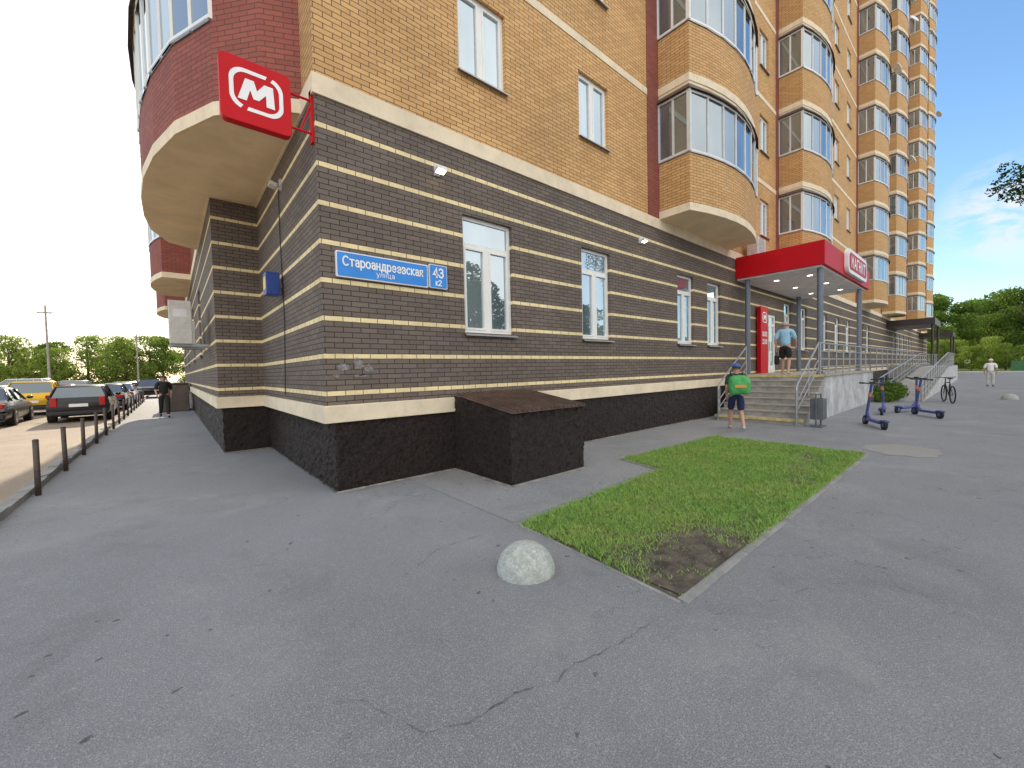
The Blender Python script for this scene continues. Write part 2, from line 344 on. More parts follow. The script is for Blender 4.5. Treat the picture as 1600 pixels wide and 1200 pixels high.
wob([(-.94,14),(-.94,4.74)],-1);wob([(-.94,4.74),(-.08,4.74)],1);wob([(-.08,4.74),(-.08,-.08)],-1);wob([(-.08,-.08),(hx0-.02,-.08),(hx0-.02,hy-.02),(hx1+.02,hy-.02),(hx1+.02,-.08),(10.4,-.08)],1)
struct(b.obj('plinth_foot_mortar'))
b=MB();m,nt,bs=nmat('bare_soil');tcn=N(nt,'ShaderNodeTexCoord');o_=tcn.outputs['Object']
nt.links.new(mixc(nt,ramp(nt,noisef(nt,o_,7,6,.7),.35,.7),(.06,.048,.036),(.23,.19,.145)),bs.inputs['Base Color']);bs.inputs['Roughness'].default_value=.95
bump(nt,bs,noisef(nt,o_,50,6,.7),.9,.03)
nx,ny=110,60
def inpoly(x,y,P):
    c=False;j=len(P)-1
    for i in range(len(P)):
        if (P[i][1]>y)!=(P[j][1]>y) and x<(P[j][0]-P[i][0])*(y-P[i][1])/(P[j][1]-P[i][1])+P[i][0]: c=not c
        j=i
    return c
def gh(x,y): return .022+.03*noise.noise(Vector((x*1.3,y*1.3,0)))+.012*noise.noise(Vector((x*6,y*6,3)))
b.face([(x,y,.010) for x,y in GP[::-1]][::-1],m)
for i in range(nx):
    for j in range(ny):
        x=.95+i*.063;y=-4.52+j*.047
        if all(inpoly(x+dx,y+dy,GP) for dx in(-.02,.083) for dy in(-.02,.067)):
            b.face([(x,y,gh(x,y)),(x+.063,y,gh(x+.063,y)),(x+.063,y+.047,gh(x+.063,y+.047)),(x,y+.047,gh(x,y+.047))],m)
struct(b.obj('soil_bed',smooth=True))
def grassmat(name,a,c):
    m,nt,b=nmat(name);g=N(nt,'ShaderNodeNewGeometry');col=mixc(nt,g.outputs['Random Per Island'],a,c)
    tc=N(nt,'ShaderNodeTexCoord');f=ramp(nt,noisef(nt,tc.outputs['Object'],1.6,3),.4,.65)
    col=mixc(nt,math_(nt,'MULTIPLY',f,.45),col,(.40,.44,.12))
    nt.links.new(col,b.inputs['Base Color']);b.inputs['Roughness'].default_value=.6
    return m
GRASS=grassmat('grass_green',(.14,.29,.045),(.34,.55,.10))
def blades(n,fn,hr,wd,name,mat):
    V=[];F=[];k=0
    while k<n:
        x=random.uniform(.86,7.9);y=random.uniform(-4.6,-1.65)
        if not inpoly(x,y,GP) and not(random.random()<.15 and inpoly(x+.05,y-.06,GP)): continue
        d=fn(x,y)
        if random.random()>d: continue
        h=random.uniform(*hr)*(.5+.6*d);a=random.uniform(0,6.28);lx,ly=random.gauss(0,.5)*h,random.gauss(0,.5)*h
        if random.random()<.02: h*=1.7
        z=gh(x,y)-.006;cx,cy=math.cos(a)*wd,math.sin(a)*wd;i=len(V)
        V+=[(x-cx,y-cy,z),(x+cx,y+cy,z),(x+lx*.5+cx*.7,y+ly*.5+cy*.7,z+h*.6),(x+lx*.5-cx*.7,y+ly*.5-cy*.7,z+h*.6),(x+lx*1.4,y+ly*1.4,z+h)]
        F+=[(i,i+1,i+2,i+3),(i+3,i+2,i+4)];k+=1
    me=bpy.data.meshes.new(name);me.from_pydata(V,[],F);me.materials.append(mat);o=put(name,me);o['kind']='stuff';return o
def dens(x,y):
    nn=noise.noise(Vector((x*1.1,y*1.1,5)))*.4+noise.noise(Vector((x*4,y*4,1)))*.45
    d=1.05
    t=1.2-math.hypot((x-1.4)/1.3,(y+4.45)/.72)*1.0
    d-=max(0,min(1,t*1.2))*.95
    st=math.exp(-((y+4.0-(x-6)*.15)/.2)**2)*(1 if 4.6<x<7.0 else 0)
    d-=st*.55
    return max(.035,min(1,d+nn*.75))
gr=blades(120000,dens,(.018,.050),.0034,'grass',GRASS)
def crack(pts,wd,name='pavement_crack'):
    b=MB();mat=pm('crack_dark',(.15,.15,.15),.95,0,.4,20);L=[];
    for i in range(len(pts)-1):
        n=max(2,int((Vector(pts[i+1])-Vector(pts[i])).length/.025))
        for k in range(n):
            t=k/n;x=pts[i][0]*(1-t)+pts[i+1][0]*t;y=pts[i][1]*(1-t)+pts[i+1][1]*t
            L.append((x+noise.noise(Vector((x*5,y*5,2)))*.04+random.gauss(0,.005),y+noise.noise(Vector((x*5,y*5,9)))*.05+random.gauss(0,.006)))
    for i in range(len(L)-1):
        a=Vector((*L[i],.002));c=Vector((*L[i+1],.002));d=(c-a).normalized();t=Vector((-d.y,d.x,0))
        w0=wd*max(0,-.1+2.2*abs(noise.noise(Vector((L[i][0]*7,L[i][1]*7,0)))));w1=wd*max(0,-.1+2.2*abs(noise.noise(Vector((L[i+1][0]*7,L[i+1][1]*7,0)))))
        if w0+w1<.0006: continue
        b.face([a-t*w0,c-t*w1,c+t*w1,a+t*w0],mat)
    return struct(b.obj(name))
crack([(.86,-4.58),(.3,-4.5),(-.35,-4.42),(-1.0,-4.3),(-1.35,-4.45)],.006)
crack([(-.95,-4.28),(-1.1,-3.9),(-1.35,-3.7)],.004)
crack([(4.0,-5.9),(2.2,-5.3),(.9,-4.75)],.003);crack([(-.6,-3.0),(.1,-2.6),(1.0,-2.68)],.004)
crack([(9.0,-6.0),(8.0,-5.0),(7.7,-4.6)],.004)
b=MB();pm_=asphalt('sandy_patch',(.32,.31,.29),False)
b.face([(8.6+.66*math.cos(a)*(1+.4*noise.noise(Vector((math.cos(a)*2,math.sin(a)*2,0)))),-4.9+.55*math.sin(a)*(1+.4*noise.noise(Vector((math.cos(a)*2,math.sin(a)*2,5)))),.004) for a in [i*math.pi/30 for i in range(60)]],pm_)
struct(b.obj('pavement_patch'))
# ------------------------------------------------------------ building
BLD=thing('apartment_building','tall tan brick apartment block with striped brown ground floor','building')
ST=3.3;F0=5.72;TOP=F0+18*ST;XE=84.;YE=30.
def zmax(x): return 1.65+.95*(.645*(x+1.8)+4.5)+3.4
W1=[(2.19,3.31),(5.35,6.41),(9.66,10.66),(11.61,12.6)]
for s in range(0,3):
    o=26*s
    W1+=[(25.5+o,26.6+o),(28.4+o,29.5+o),(31.3+o,32.4+o),(35.7+o,36.8+o),(38.0+o,39.1+o)]
W1+=[(19.2,20.2),(21.6,22.7)]
W1=[a for a in W1 if a[1]<XE-1 and not(45.5<a[0]<48)]
UPX=[]
for s in range(4):
    o=26*s;UPX+=[(2.19+o,3.25+o),(5.35+o,6.41+o),(16.3+o,17.3+o),(24.6+o,25.6+o)]
UPX=[a for a in UPX if a[1]<XE-.5]
def wallgrid(b,x0,x1,z0,z1,holes,mat,P):
    xs=sorted(set([x0,x1]+[h[0] for h in holes]+[h[1] for h in holes]));zs=sorted(set([z0,z1]+[h[2] for h in holes]+[h[3] for h in holes]))
    for i in range(len(xs)-1):
        for j in range(len(zs)-1):
            cx=(xs[i]+xs[i+1])/2;cz=(zs[j]+zs[j+1])/2
            if any(h[0]<cx<h[1] and h[2]<cz<h[3] for h in holes): continue
            q=[P(xs[i],0,zs[j]),P(xs[i+1],0,zs[j]),P(xs[i+1],0,zs[j+1]),P(xs[i],0,zs[j+1])]
            b.face(q,mat,[(xs[i],zs[j]),(xs[i+1],zs[j]),(xs[i+1],zs[j+1]),(xs[i],zs[j+1])])
    D=.14
    for (a,c,e,f) in holes:
        b.face([P(a,0,e),P(a,0,f),P(a,D,f),P(a,D,e)],mat,[(a,e),(a,f),(a+D,f),(a+D,e)])
        b.face([P(c,0,f),P(c,0,e),P(c,D,e),P(c,D,f)],mat,[(c,f),(c,e),(c+D,e),(c+D,f)])
        b.face([P(a,0,f),P(c,0,f),P(c,D,f),P(a,D,f)],mat,[(a,f),(c,f),(c,f+D),(a,f+D)])
        b.face([P(c,0,e),P(a,0,e),P(a,D,e),P(c,D,e)],mat,[(c,e),(a,e),(a,e+D),(c,e+D)])
FP=lambda x,d,z:(x,d,z)
DOORS=[(16.85,18.15,1.32,3.75)]
holes=[(a,c,2.34,4.39) for a,c in W1]+DOORS
b=MB();wallgrid(b,-.15,XE,1.22,5.45,holes,DARK,FP)
LP=lambda x,d,z:(-.15+d,4.8-x,z)
wallgrid(b,0,4.8,1.22,5.45,[],DARK,LP)
b.face([(-1,4.8,1.22),(-.15,4.8,1.22),(-.15,4.8,5.45),(-1,4.8,5.45)],DARK)
PP=lambda x,d,z:(-1+d,YE-x,z)
LYS=(9.6,14.0,20.5,26)
LH=[(YE-y-1.1,YE-y,2.34,4.39) for y in LYS]
wallgrid(b,0,YE-4.8,1.22,5.45,LH,DARK,PP)
b.obj('ground_floor_wall',BLD)
b=MB()
uph=[]
for a,c in UPX:
    k=0
    while 6.84+k*ST<min(zmax(a),TOP-2): uph.append((a,c,6.84+k*ST,8.27+k*ST));k+=1
wallgrid(b,-.15,XE,F0,TOP,uph,TAN,FP)
wallgrid(b,0,4.8,F0,TOP,[],TAN,LP);
wallgrid(b,0,YE-4.8,F0,TOP,[],RED,PP);b.face([(-1,4.8,F0),(-.15,4.8,F0),(-.15,4.8,TOP),(-1,4.8,TOP)],RED)
b.face([(-.15,0,TOP),(XE,0,TOP),(XE,16,TOP),(-.15,16,TOP)],CREAM);b.face([(-1,4.8,TOP+.01),(14,4.8,TOP+.01),(14,YE,TOP+.01),(-1,YE,TOP+.01)],CREAM)
b.face([(XE,0,0),(XE,16,0),(XE,16,TOP),(XE,0,TOP)],TAN);b.face([(14,YE,0),(-1,YE,0),(-1,YE,TOP),(14,YE,TOP)],RED)
b.face([(XE,16,0),(14,16,0),(14,16,TOP),(XE,16,TOP)],TAN);b.face([(14,16,0),(14,YE,0),(14,YE,TOP),(14,16,TOP)],TAN)
b.obj('upper_wall',BLD)
b=MB();b.box(-.20,XE,-.10,0,.98,1.22,CREAM);b.box(-.20,-.15,0,4.72,.98,1.22,CREAM);b.box(-1.05,-.15,4.72,4.8,.98,1.22,CREAM);b.box(-1.05,-1,4.8,YE,.98,1.22,CREAM)
b.obj('plinth_ledge',BLD,bevel=.008)
b=MB();b.box(-.18,XE,-.03,0,5.45,F0,CREAM);b.box(-.18,-.15,0,4.8,5.45,F0,CREAM);b.box(-1.03,-1,4.8,YE,5.45,F0,CREAM)
b.obj('floor_band',BLD)
for k in range(1,17):
    b=MB();z=F0+k*ST;b.box(-.165,XE,-.014,0,z-.17,z,CREAM);b.obj('floor_band',BLD)
for s in range(4):
    for x0,x1 in ((8.12,8.69),(13.3,13.6),(18.15,18.5)):
        b=MB()
        if x0+26*s<XE-1: b.box(x0+26*s,x1+26*s,-.018,0,F0,F0+17*ST-.17,RED);b.obj('red_brick_pilaster',BLD)
def rough(b,o,u,nu,nv,hgt,amp=.035):
    o=Vector(o);u=Vector(u);G=[]
    for i in range(nu+1):
        G.append([])
        for j in range(nv+1):
            p=o+u*(i/nu)+Vector((0,0,hgt(i/nu) if callable(hgt) else hgt))*(j/nv)
            q=p*9;d=Vector((noise.noise(q),noise.noise(q+Vector((50,0,0))),0))*amp*.6
            q=p*19;d+=Vector((noise.noise(q),noise.noise(q+Vector((50,0,0))),0))*amp*.9
            G[-1].append(p+d)
    for i in range(nu):
        for j in range(nv): b.face([G[i][j],G[i+1][j],G[i+1][j+1],G[i][j+1]],PLINTH)
b=MB();rough(b,(-.06,-.06,0),(12.9,0,0),560,36,1.0);rough(b,(-.06,4.76,0),(0,-4.82,0),190,36,1.0)
rough(b,(-.94,4.76,0),(.88,0,0),32,30,1.0);rough(b,(-.94,14,0),(0,-9.24,0),150,20,1.0)
b.face([(-.94,YE,0),(-.94,14,0),(-.94,14,1),(-.94,YE,1)],PLINTH);b.face([(12.84,-.06,0),(XE,-.06,0),(XE,-.06,1),(12.84,-.06,1)],PLINTH)
b.obj('plinth',BLD,smooth=True)
def winmesh(w,h,tall):
    f=MB();t=.06
    f.box(0,t,-.03,.03,0,h,WHITE);f.box(w-t,w,-.03,.03,0,h,WHITE);f.box(t,w-t,-.03,.03,0,t,WHITE);f.box(t,w-t,-.03,.03,h-t,h,WHITE)
    hh=h*.76 if tall else h
    if tall: f.box(t,w-t,-.028,.028,hh-.04,hh+.04,WHITE)
    f.box(w/2-.045,w/2+.045,-.029,.029,t,hh-(.04 if tall else t),WHITE)
    for a,c in ((t,w/2-.045),(w/2+.045,w-t)):
        top=hh-(.04 if tall else t)
        f.box(a,a+.035,-.04,.02,t,top,WHITE);f.box(c-.035,c,-.04,.02,t,top,WHITE);f.box(a+.035,c-.035,-.04,.02,t,t+.035,WHITE);f.box(a+.035,c-.035,-.04,.02,top-.035,top,WHITE)
    g=MB();g.face([(t,0,t),(w-t,0,t),(w-t,0,h-t),(t,0,h-t)],GLASS)
    s=MB();s.face([(-.03,-.19,-.035),(w+.03,-.19,-.035),(w+.03,-.02,.0),(-.03,-.02,.0)],SILL);s.face([(-.03,-.19,-.06),(w+.03,-.19,-.06),(w+.03,-.19,-.035),(-.03,-.19,-.035)],SILL)
    return f.mesh('window'),g.mesh('glass'),s.mesh('sill')
WA=winmesh(1.06,2.05,True);WB=winmesh(1.05,1.43,False)
def addwin(kind,x,y,z,rz,wd):
    me=WA if kind=='A' else WB
    o=put('window',me[0],BLD,(x,y,z),(0,0,rz));o.scale=(wd/(1.06 if kind=='A' else 1.05),1,1)
    for n,mm in (('glass',me[1]),('sill',me[2])): put(n,mm,o)
allw=[('A',a,.11,2.34,0,c-a) for a,c in W1]+[('B',a,.11,e,0,c-a) for a,c,e,f in uph]
allw+=[('A',-.89,y+1.1,2.34,-math.pi/2,1.1) for y in LYS]
allw.sort(key=lambda t:(t[1]+3)+t[3]*.3)
for t in allw[:96]: addwin(*t)
b=MB()
for k,x,y,z,rz,wd in allw[96:]:
    h=2.05 if k=='A' else 1.43
    b.box(x,x+.07,y-.03,y+.03,z,z+h,WHITE);b.box(x+wd-.07,x+wd,y-.03,y+.03,z,z+h,WHITE);b.box(x+wd/2-.04,x+wd/2+.04,y-.03,y+.03,z,z+h,WHITE)
    b.box(x+.07,x+wd-.07,y-.03,y+.03,z,z+.07,WHITE);b.box(x+.07,x+wd-.07,y-.03,y+.03,z+h-.07,z+h,WHITE)
    b.face([(x,y,z),(x+wd,y,z),(x+wd,y,z+h),(x,y,z+h)],GLASS)
if b.f: o=b.obj('window',BLD);o['kind']='stuff'
def baymesh(plan,brk,frame,zg0=1.48,zg1=3.1,solid=99):
    P=[Vector((x,y,0)) for x,y in plan]
    def off(i,d):
        a=P[max(i-1,0)];c=P[min(i+1,len(P)-1)];t=(c-a).normalized();n=Vector((t.y,-t.x,0));return P[i]+n*d
    def strip(b,z0,z1,d,mat,d1=None,i0=0,i1=None):
        u=0;d1=d if d1 is None else d1;i1=len(P)-1 if i1 is None else i1
        for i in range(len(P)-1):
            L=(P[i+1]-P[i]).length
            if i0<=i<i1:
                a=off(i,d);c=off(i+1,d);a1=off(i,d1);c1=off(i+1,d1)
                b.face([(a.x,a.y,z0),(c.x,c.y,z0),(c1.x,c1.y,z1),(a1.x,a1.y,z1)],mat,[(u,z0),(u+L,z0),(u+L,z1),(u,z1)])
            u+=L
    def cap(b,z,d,mat):
        pts=[off(i,d) for i in range(len(P))];b.face([(p.x,p.y,z) for p in pts],mat)
    e=min(solid,len(P)-1)
    body=MB();strip(body,0,.2,.025,CREAM);cap(body,0.,.025,SOFF);strip(body,.2,zg0,0,brk);cap(body,.2,.025,CREAM)
    if solid<99: strip(body,zg0,ST,0,brk,None,solid)
    strip(body,zg0,zg0+.03,.04,SILL,None,0,e);cap(body,zg0+.03,-.002,SILL);cap(body,zg0,-.003,SILL)
    strip(body,zg1+.05,ST,.0,CREAM,None,0,e)
    aw=MB();strip(aw,zg1-.0,zg1+.12,.11,AWN,.01,0,e);strip(aw,zg1-.03,zg1-.0,.11,AWN,None,0,e);cap(aw,zg1-.03,.0,AWN)
    fr=MB();gl=MB();z0=zg0+.03;z1=zg1-.03
    for i in range(e+1):
        p=P[i];a=.026 if i not in(0,1,len(P)-1,len(P)-2) else .045
        fr.box(p.x-a,p.x+a,p.y-a,p.y+a,z0,z1,frame)
        if i<e and (P[i+1]-P[i]).length>.8:
            q=(P[i]+P[i+1])/2;fr.box(q.x-.026,q.x+.026,q.y-.026,q.y+.026,z0,z1,frame)
    for (za,zb) in ((z0,z0+.06),(z1-.06,z1)):
        strip(fr,za,zb,.03,frame,None,0,e);strip(fr,za,zb,-.02,frame,None,0,e)
    strip(gl,z0+.06,z1-.06,0.,BGLASS,None,0,e)
    return body.mesh('balcony'),fr.mesh('frame'),gl.mesh('glass'),aw.mesh('awning_trim')
def arcplan(w,d,s,n=7):
    pts=[(0,0),(0,-d)]
    for i in range(1,n):
        t=i/n;pts.append((w*t,-d-s*math.sin(math.pi*t)**.9))
    return pts+[(w,-d),(w,0)]
BAYT=baymesh(arcplan(4.6,.86,.38),TAN,GREYF)
BAYT2=baymesh(arcplan(4.6,.86,.38),TAN,WHITE)
BAYR=baymesh(arcplan(4.4,.86,.38),RED,WHITE)
def addbay(me,x,y,z,rz=0):
    o=put('balcony',me[0],BLD,(x,y,z),(0,0,rz))
    for n,mm in zip(('frame','glass','awning_trim'),me[1:]): put(n,mm,o)
for s in range(3):
    for x0 in (8.69+26*s,18.5+26*s):
        k=0
        while F0+k*ST<min(zmax(x0+2),TOP-ST):
            addbay(BAYT if random.random()<.5 else BAYT2,x0,0,F0+k*ST);k+=1
plan=[(-1.0,9.4),(-1.65,9.0),(-1.98,8.0),(-2.08,6.9),(-2.08,5.7),(-2.0,4.5),(-1.83,3.4),(-1.55,2.35),(-1.13,1.45),(-.62,.85),(-.15,.62)]
CB=baymesh(plan,RED,WHITE,1.36,3.1,8)
for k in range(4): addbay(CB,0,0,5.47+k*ST)
b=MB();b.face([(x,y,5.47-.006) for x,y in plan+[(-.15,4.8),(-1.0,4.8)]],SOFF);b.obj('soffit',BLD)
for y in (18.6,28.0):
    for k in range(7): addbay(BAYR,-1,y,F0-.25+k*ST,-math.pi/2)
d=MB();x0,x1,z0,z1=16.85,18.15,1.32,3.75;yy=.08
for a,c in((x0,x0+.08),(x1-.08,x1),((x0+x1)/2-.07,(x0+x1)/2+.07)): d.box(a,c,yy-.04,yy+.04,z0,z1,WHITE)
for a,c in((x0+.08,(x0+x1)/2-.07),((x0+x1)/2+.07,x1-.08)):
    for e,f in((z0,z0+.3),(z1-.1,z1),(z0+1.95,z0+2.05)): d.box(a,c,yy-.035,yy+.035,e,f,WHITE)
dr=d.obj('door',BLD);g=MB();g.face([(x0,yy,z0),(x1,yy,z0),(x1,yy,z1),(x0,yy,z1)],GLASS);g.obj('glass',dr)
h=MB();h.cyl((x0+.55,yy-.08,z0+.9),(x0+.55,yy-.08,z0+1.3),.015,None,8,STEEL);h.obj('handle',dr)
h=MB();h.cyl((x0+.75,yy-.08,z0+.9),(x0+.75,yy-.08,z0+1.3),.015,None,8,STEEL);h.obj('handle',dr)
# ------------------------------------------------------------ basement hatch
H=thing('basement_hatch','dark rough basement hatch box with sloping brown ribbed metal lid','hatch',(2.47,-.85,0))
b=MB();O=lambda x,y,z:(x-2.47,y+.85,z)
rough(b,O(hx0,-.06,0),(0,hy+.06,0),60,40,lambda t:1.25-.22*t,.032);rough(b,O(hx0,hy,0),(hx1-hx0,0,0),60,40,1.03,.032);rough(b,O(hx1,hy,0),(0,-hy-.06,0),48,30,lambda t:1.03+.22*t,.03)
b.obj('hatch_body',H,smooth=True)
b=MB();LID=pm('brown_ribbed_metal',(.15,.098,.078),.38,.3,.3,4,dirt=.4)
prof=[];x=hx0-.01
while x<hx1-.02:
    prof+=[(x,0),(x+.055,0),(x+.062,.03),(x+.085,.03),(x+.092,0)];x+=.095
hf=hy-.035
for i in range(len(prof)-1):
    (xa,a),(xb,c)=prof[i],prof[i+1]
    b.face([O(xa,hf,1.045+a),O(xb,hf,1.045+c),O(xb,-.09,1.275+c),O(xa,-.09,1.275+a)],LID)
    b.face([O(xa,hf,1.036),O(xb,hf,1.036),O(xb,hf,1.045+c),O(xa,hf,1.045+a)],LID)
xa,xb=prof[0][0],prof[-1][0]
b.face([O(xa,-.09,1.275),O(xa,-.09,1.262),O(xa,hf,1.036),O(xa,hf,1.045)][::-1],LID)
b.face([O(xa,-.09,1.263),O(xb,-.09,1.263),O(xb,hf,1.037),O(xa,hf,1.037)],LID)
b.obj('lid',H)
# ------------------------------------------------------------ signs
def rrect(w,h,r,n=6):
    P=[]
    for cx,cy,a0 in((w/2-r,h/2-r,0),(-w/2+r,h/2-r,90),(-w/2+r,-h/2+r,180),(w/2-r,-h/2+r,270)):
        for i in range(n+1):
            a=math.radians(a0+90*i/n);P.append((cx+r*math.cos(a),cy+r*math.sin(a)))
    return P
def plate(b,cx,cz,w,h,r,y0,y1,mat,side=None):
    P=rrect(w,h,r);n=len(P)
    b.face([(cx+x,y0,cz+z) for x,z in P],mat);b.face([(cx+x,y1,cz+z) for x,z in P][::-1],mat)
    for i in range(n):
        j=(i+1)%n;b.face([(cx+P[i][0],y0,cz+P[i][1]),(cx+P[i][0],y1,cz+P[i][1]),(cx+P[j][0],y1,cz+P[j][1]),(cx+P[j][0],y0,cz+P[j][1])],side or mat)
def ring(b,cx,cz,w,h,r,t,y,mat,gaps=()):
    P=rrect(w,h,r,10);n=len(P);F=[]
    for i in range(n):
        j=(i+1)%n;L=math.hypot(P[j][0]-P[i][0],P[j][1]-P[i][1]);m_=max(1,int(L/.015))
        for k in range(m_): F.append((P[i][0]+(P[j][0]-P[i][0])*k/m_,P[i][1]+(P[j][1]-P[i][1])*k/m_))
    n=len(F);sx=(w-2*t)/w;sz=(h-2*t)/h
    for i in range(n):
        j=(i+1)%n;a=math.degrees(math.atan2(F[i][1]+F[j][1],F[i][0]+F[j][0]))%360
        if any(g0<=a<=g1 for g0,g1 in gaps): continue
        b.face([(cx+F[i][0],y,cz+F[i][1]),(cx+F[i][0]*sx,y,cz+F[i][1]*sz),(cx+F[j][0]*sx,y,cz+F[j][1]*sz),(cx+F[j][0],y,cz+F[j][1])][::-1],mat)
def mlogo(b,cx,cz,s,y,mat):
    P=[(-.56,-.36),(-.33,.36),(-.08,.36),(.0,.06),(.22,.36),(.48,.36),(.52,-.36),(.27,-.36),(.26,.02),(.05,-.24),(-.11,-.24),(-.2,.02),(-.31,-.36)]
    T=[(0,1,11),(0,11,12),(1,2,11),(2,10,11),(2,3,10),(3,9,10),(3,4,9),(4,8,9),(4,5,8),(5,6,8),(6,7,8)]
    for t in T: b.face([(cx+P[i][0]*s,y,cz+P[i][1]*s) for i in t],mat)
SG=thing('hanging_shop_sign','square red box sign with white M emblem bracketed off the corner','sign',(-.81,.1,5.17))
b=MB();plate(b,0,0,.77,.78,.07,-.06,.06,MAGRED);b.obj('sign_box',SG,bevel=.006)
b=MB();ring(b,0,.02,.58,.50,.16,.046,-.064,WHT,[(52,66),(232,246)]);mlogo(b,0,.02,.37,-.066,WHT)
ring(b,0,.02,.58,.50,.16,.046,.064,WHT);b.obj('emblem',SG)
b=MB()
for z in(-.22,.22): b.cyl((.38,0,z),(.66,0,z),.016,None,8,MAGRED)
b.cyl((.5,0,-.22),(.66,0,.22),.012,None,8,MAGRED);b.box(.63,.66,-.05,.05,-.35,.35,MAGRED);b.obj('bracket',SG)
SN=thing('street_name_sign','blue street name plate with white lettering on the striped brick wall','sign',(.75,-.02,3.20))
b=MB();plate(b,0,0,1.42,.36,.02,-.03,.015,WHT);plate(b,0,0,1.39,.33,.02,-.035,-.029,BLUE);b.obj('plate',SN)
lettering('Староандреевская',1.24,.125,WHT,SN,(0,-.038,.05),.020);lettering('улица',.28,.05,WHT,SN,(0,-.038,-.09),.009)
HN=thing('house_number_sign','small blue plate reading 43 k2 beside the street sign','sign',(1.655,-.02,3.22))
b=MB();plate(b,0,0,.33,.38,.02,-.03,.015,WHT);plate(b,0,0,.31,.36,.02,-.035,-.029,BLUE);b.obj('plate',HN)
lettering('43',.19,.14,WHT,HN,(0,-.038,.06),.026);lettering('к2',.11,.085,WHT,HN,(0,-.038,-.10),.017)
SX=thing('projecting_box_sign','small dark blue box sign projecting from the brick side wall','sign',(-.33,2.45,3.30))
b=MB();b.box(-.10,.12,-.14,.14,-.2,.2,pm('dark_blue_sign',(.02,.06,.28),.4));b.obj('sign_box',SX,bevel=.01)
b=MB();YEL=pm('yellow_sign',(.75,.55,.12),.4)
b.box(-.104,-.101,-.11,.11,-.1,.12,YEL)
b.obj('panel',SX)
b=MB();b.box(.12,.18,-.02,.02,-.05,.05,STEEL);b.obj('bracket',SX)
def flood(x,y,z,rz,lab,lit):
    L=thing('wall_lamp',lab,'lamp',(x,y,z),rz,'flood lamps on the ground floor wall')
    b=MB();b.box(-.045,.045,-.03,0,-.02,.16,GREYF);b.cyl((0,-.02,.05),(0,-.10,.0),.018,None,8,GREYF);b.obj('bracket',L)
    b=MB();b.box(-.085,.085,-.20,-.08,-.035,.035,GREYF);b.obj('lamp_housing',L,rot=(math.radians(-15),0,0),bevel=.008)
    b=MB();b.face([(-.075,-.195,-.038),(-.075,-.09,-.038),(.075,-.09,-.038),(.075,-.195,-.038)],pm('lit_lamp',(.9,.85,.7),.4,emit=((1,.82,.45),9)) if lit else pm('lamp_lens',(.6,.6,.55),.2));b.obj('lens',L,rot=(math.radians(-15),0,0))
for x in(1.7,7.7,): 
    flood(x,0,4.90,0,'small grey flood lamp, lit, on the striped brick wall',True)
    l=bpy.data.lights.new('lamp_light','SPOT');l.energy=22;l.color=(1,.72,.28);l.spot_size=1.4;l.spot_blend=.9;l.shadow_soft_size=.04
    lo=bpy.data.objects.new('lamp_light',l);lo.location=(x,-.15,4.82);lo.rotation_euler=(math.radians(-42),0,0);COL.objects.link(lo)
flood(-.15,2.2,4.95,-math.pi/2,'small grey flood lamp on the side wall near the corner',False)
def acunit(name,x0,x1,y0,y1,z0,z1,face,lab):
    L=thing(name,lab,'air conditioner',((x0+x1)/2,(y0+y1)/2,z0));w,dp,h=(x1-x0)/2,(y1-y0)/2,z1-z0
    AW=pm('ac_white',(.62,.61,.57),.5,0,.08,3,dirt=.3);b=MB();b.box(-w,w,-dp,dp,0,h,AW);b.obj('casing',L,bevel=.015)
    b=MB()
    if face=='y':
        r=min(w,h/1.1)*.78
        for k in range(5): 
            n=20
            for i in range(n):
                a0,a1=2*math.pi*i/n,2*math.pi*(i+1)/n;rr=r*(.25+.18*k);ww=.01
                b.face([(math.cos(a0)*rr-.08*w,-dp-.012,h/2+math.sin(a0)*rr),(math.cos(a1)*rr-.08*w,-dp-.012,h/2+math.sin(a1)*rr),(math.cos(a1)*(rr+ww)-.08*w,-dp-.012,h/2+math.sin(a1)*(rr+ww)),(math.cos(a0)*(rr+ww)-.08*w,-dp-.012,h/2+math.sin(a0)*(rr+ww))],BLACKM)
    else:
        for k in range(8): b.box(-w-.006,-w-.001,-dp*.8,dp*.8,h*(.12+.1*k),h*(.15+.1*k),BLACKM)
        b.box(-w*.6,w*.6,-dp-.006,-dp-.001,h*.62,h*.8,GREYF)
    b.obj('grille',L)
    for s in(-.7,.7):
        b=MB()
        if face=='y': b.box(s*w-.02,s*w+.02,-dp,dp+.15,-.05,0,STEEL)
        else: b.box(-w,w+.35,s*dp-.02,s*dp+.02,-.05,0,STEEL)
        b.obj('bracket',L)
acunit('air_conditioner',-1.76,-1.34,6.2,7.1,2.45,3.45,'x','large beige outdoor air conditioner bracketed on the side wall')
acunit('air_conditioner',-1.5,-1.2,8.2,8.9,2.5,3.2,'x','smaller grey outdoor air conditioner on the side wall')
acunit('air_conditioner',14.4,15.2,-.55,-.2,5.62,6.25,'y','white outdoor air conditioner above the red canopy')
acunit('air_conditioner',41.5,42.3,-.55,-.2,15.2,15.8,'y','white outdoor air conditioner on the upper facade')
b=MB();pts=[(-.17,2.35,5.0),(-.165,2.4,4.2),(-.165,2.3,2.6),(-.165,2.5,1.3)];b.tube(pts,.008,6,BLACKM);tag(b.obj('wall_cable'),'thin black cable running down the brick side wall','cable')
Lp=thing('torn_poster','torn remains of white paper posters on the brown brick','poster',(.3,-.005,1.75))
b=MB()
def papermat():
    m,nt,b=nmat('torn_paper');o=N(nt,'ShaderNodeTexCoord').outputs['Object'];nt.links.new(mixc(nt,ramp(nt,noisef(nt,o,14,6,.7),.42,.62),(.17,.145,.13),(.34,.34,.34)),b.inputs['Base Color']);b.inputs['Roughness'].default_value=.9;return m
PAP=papermat()
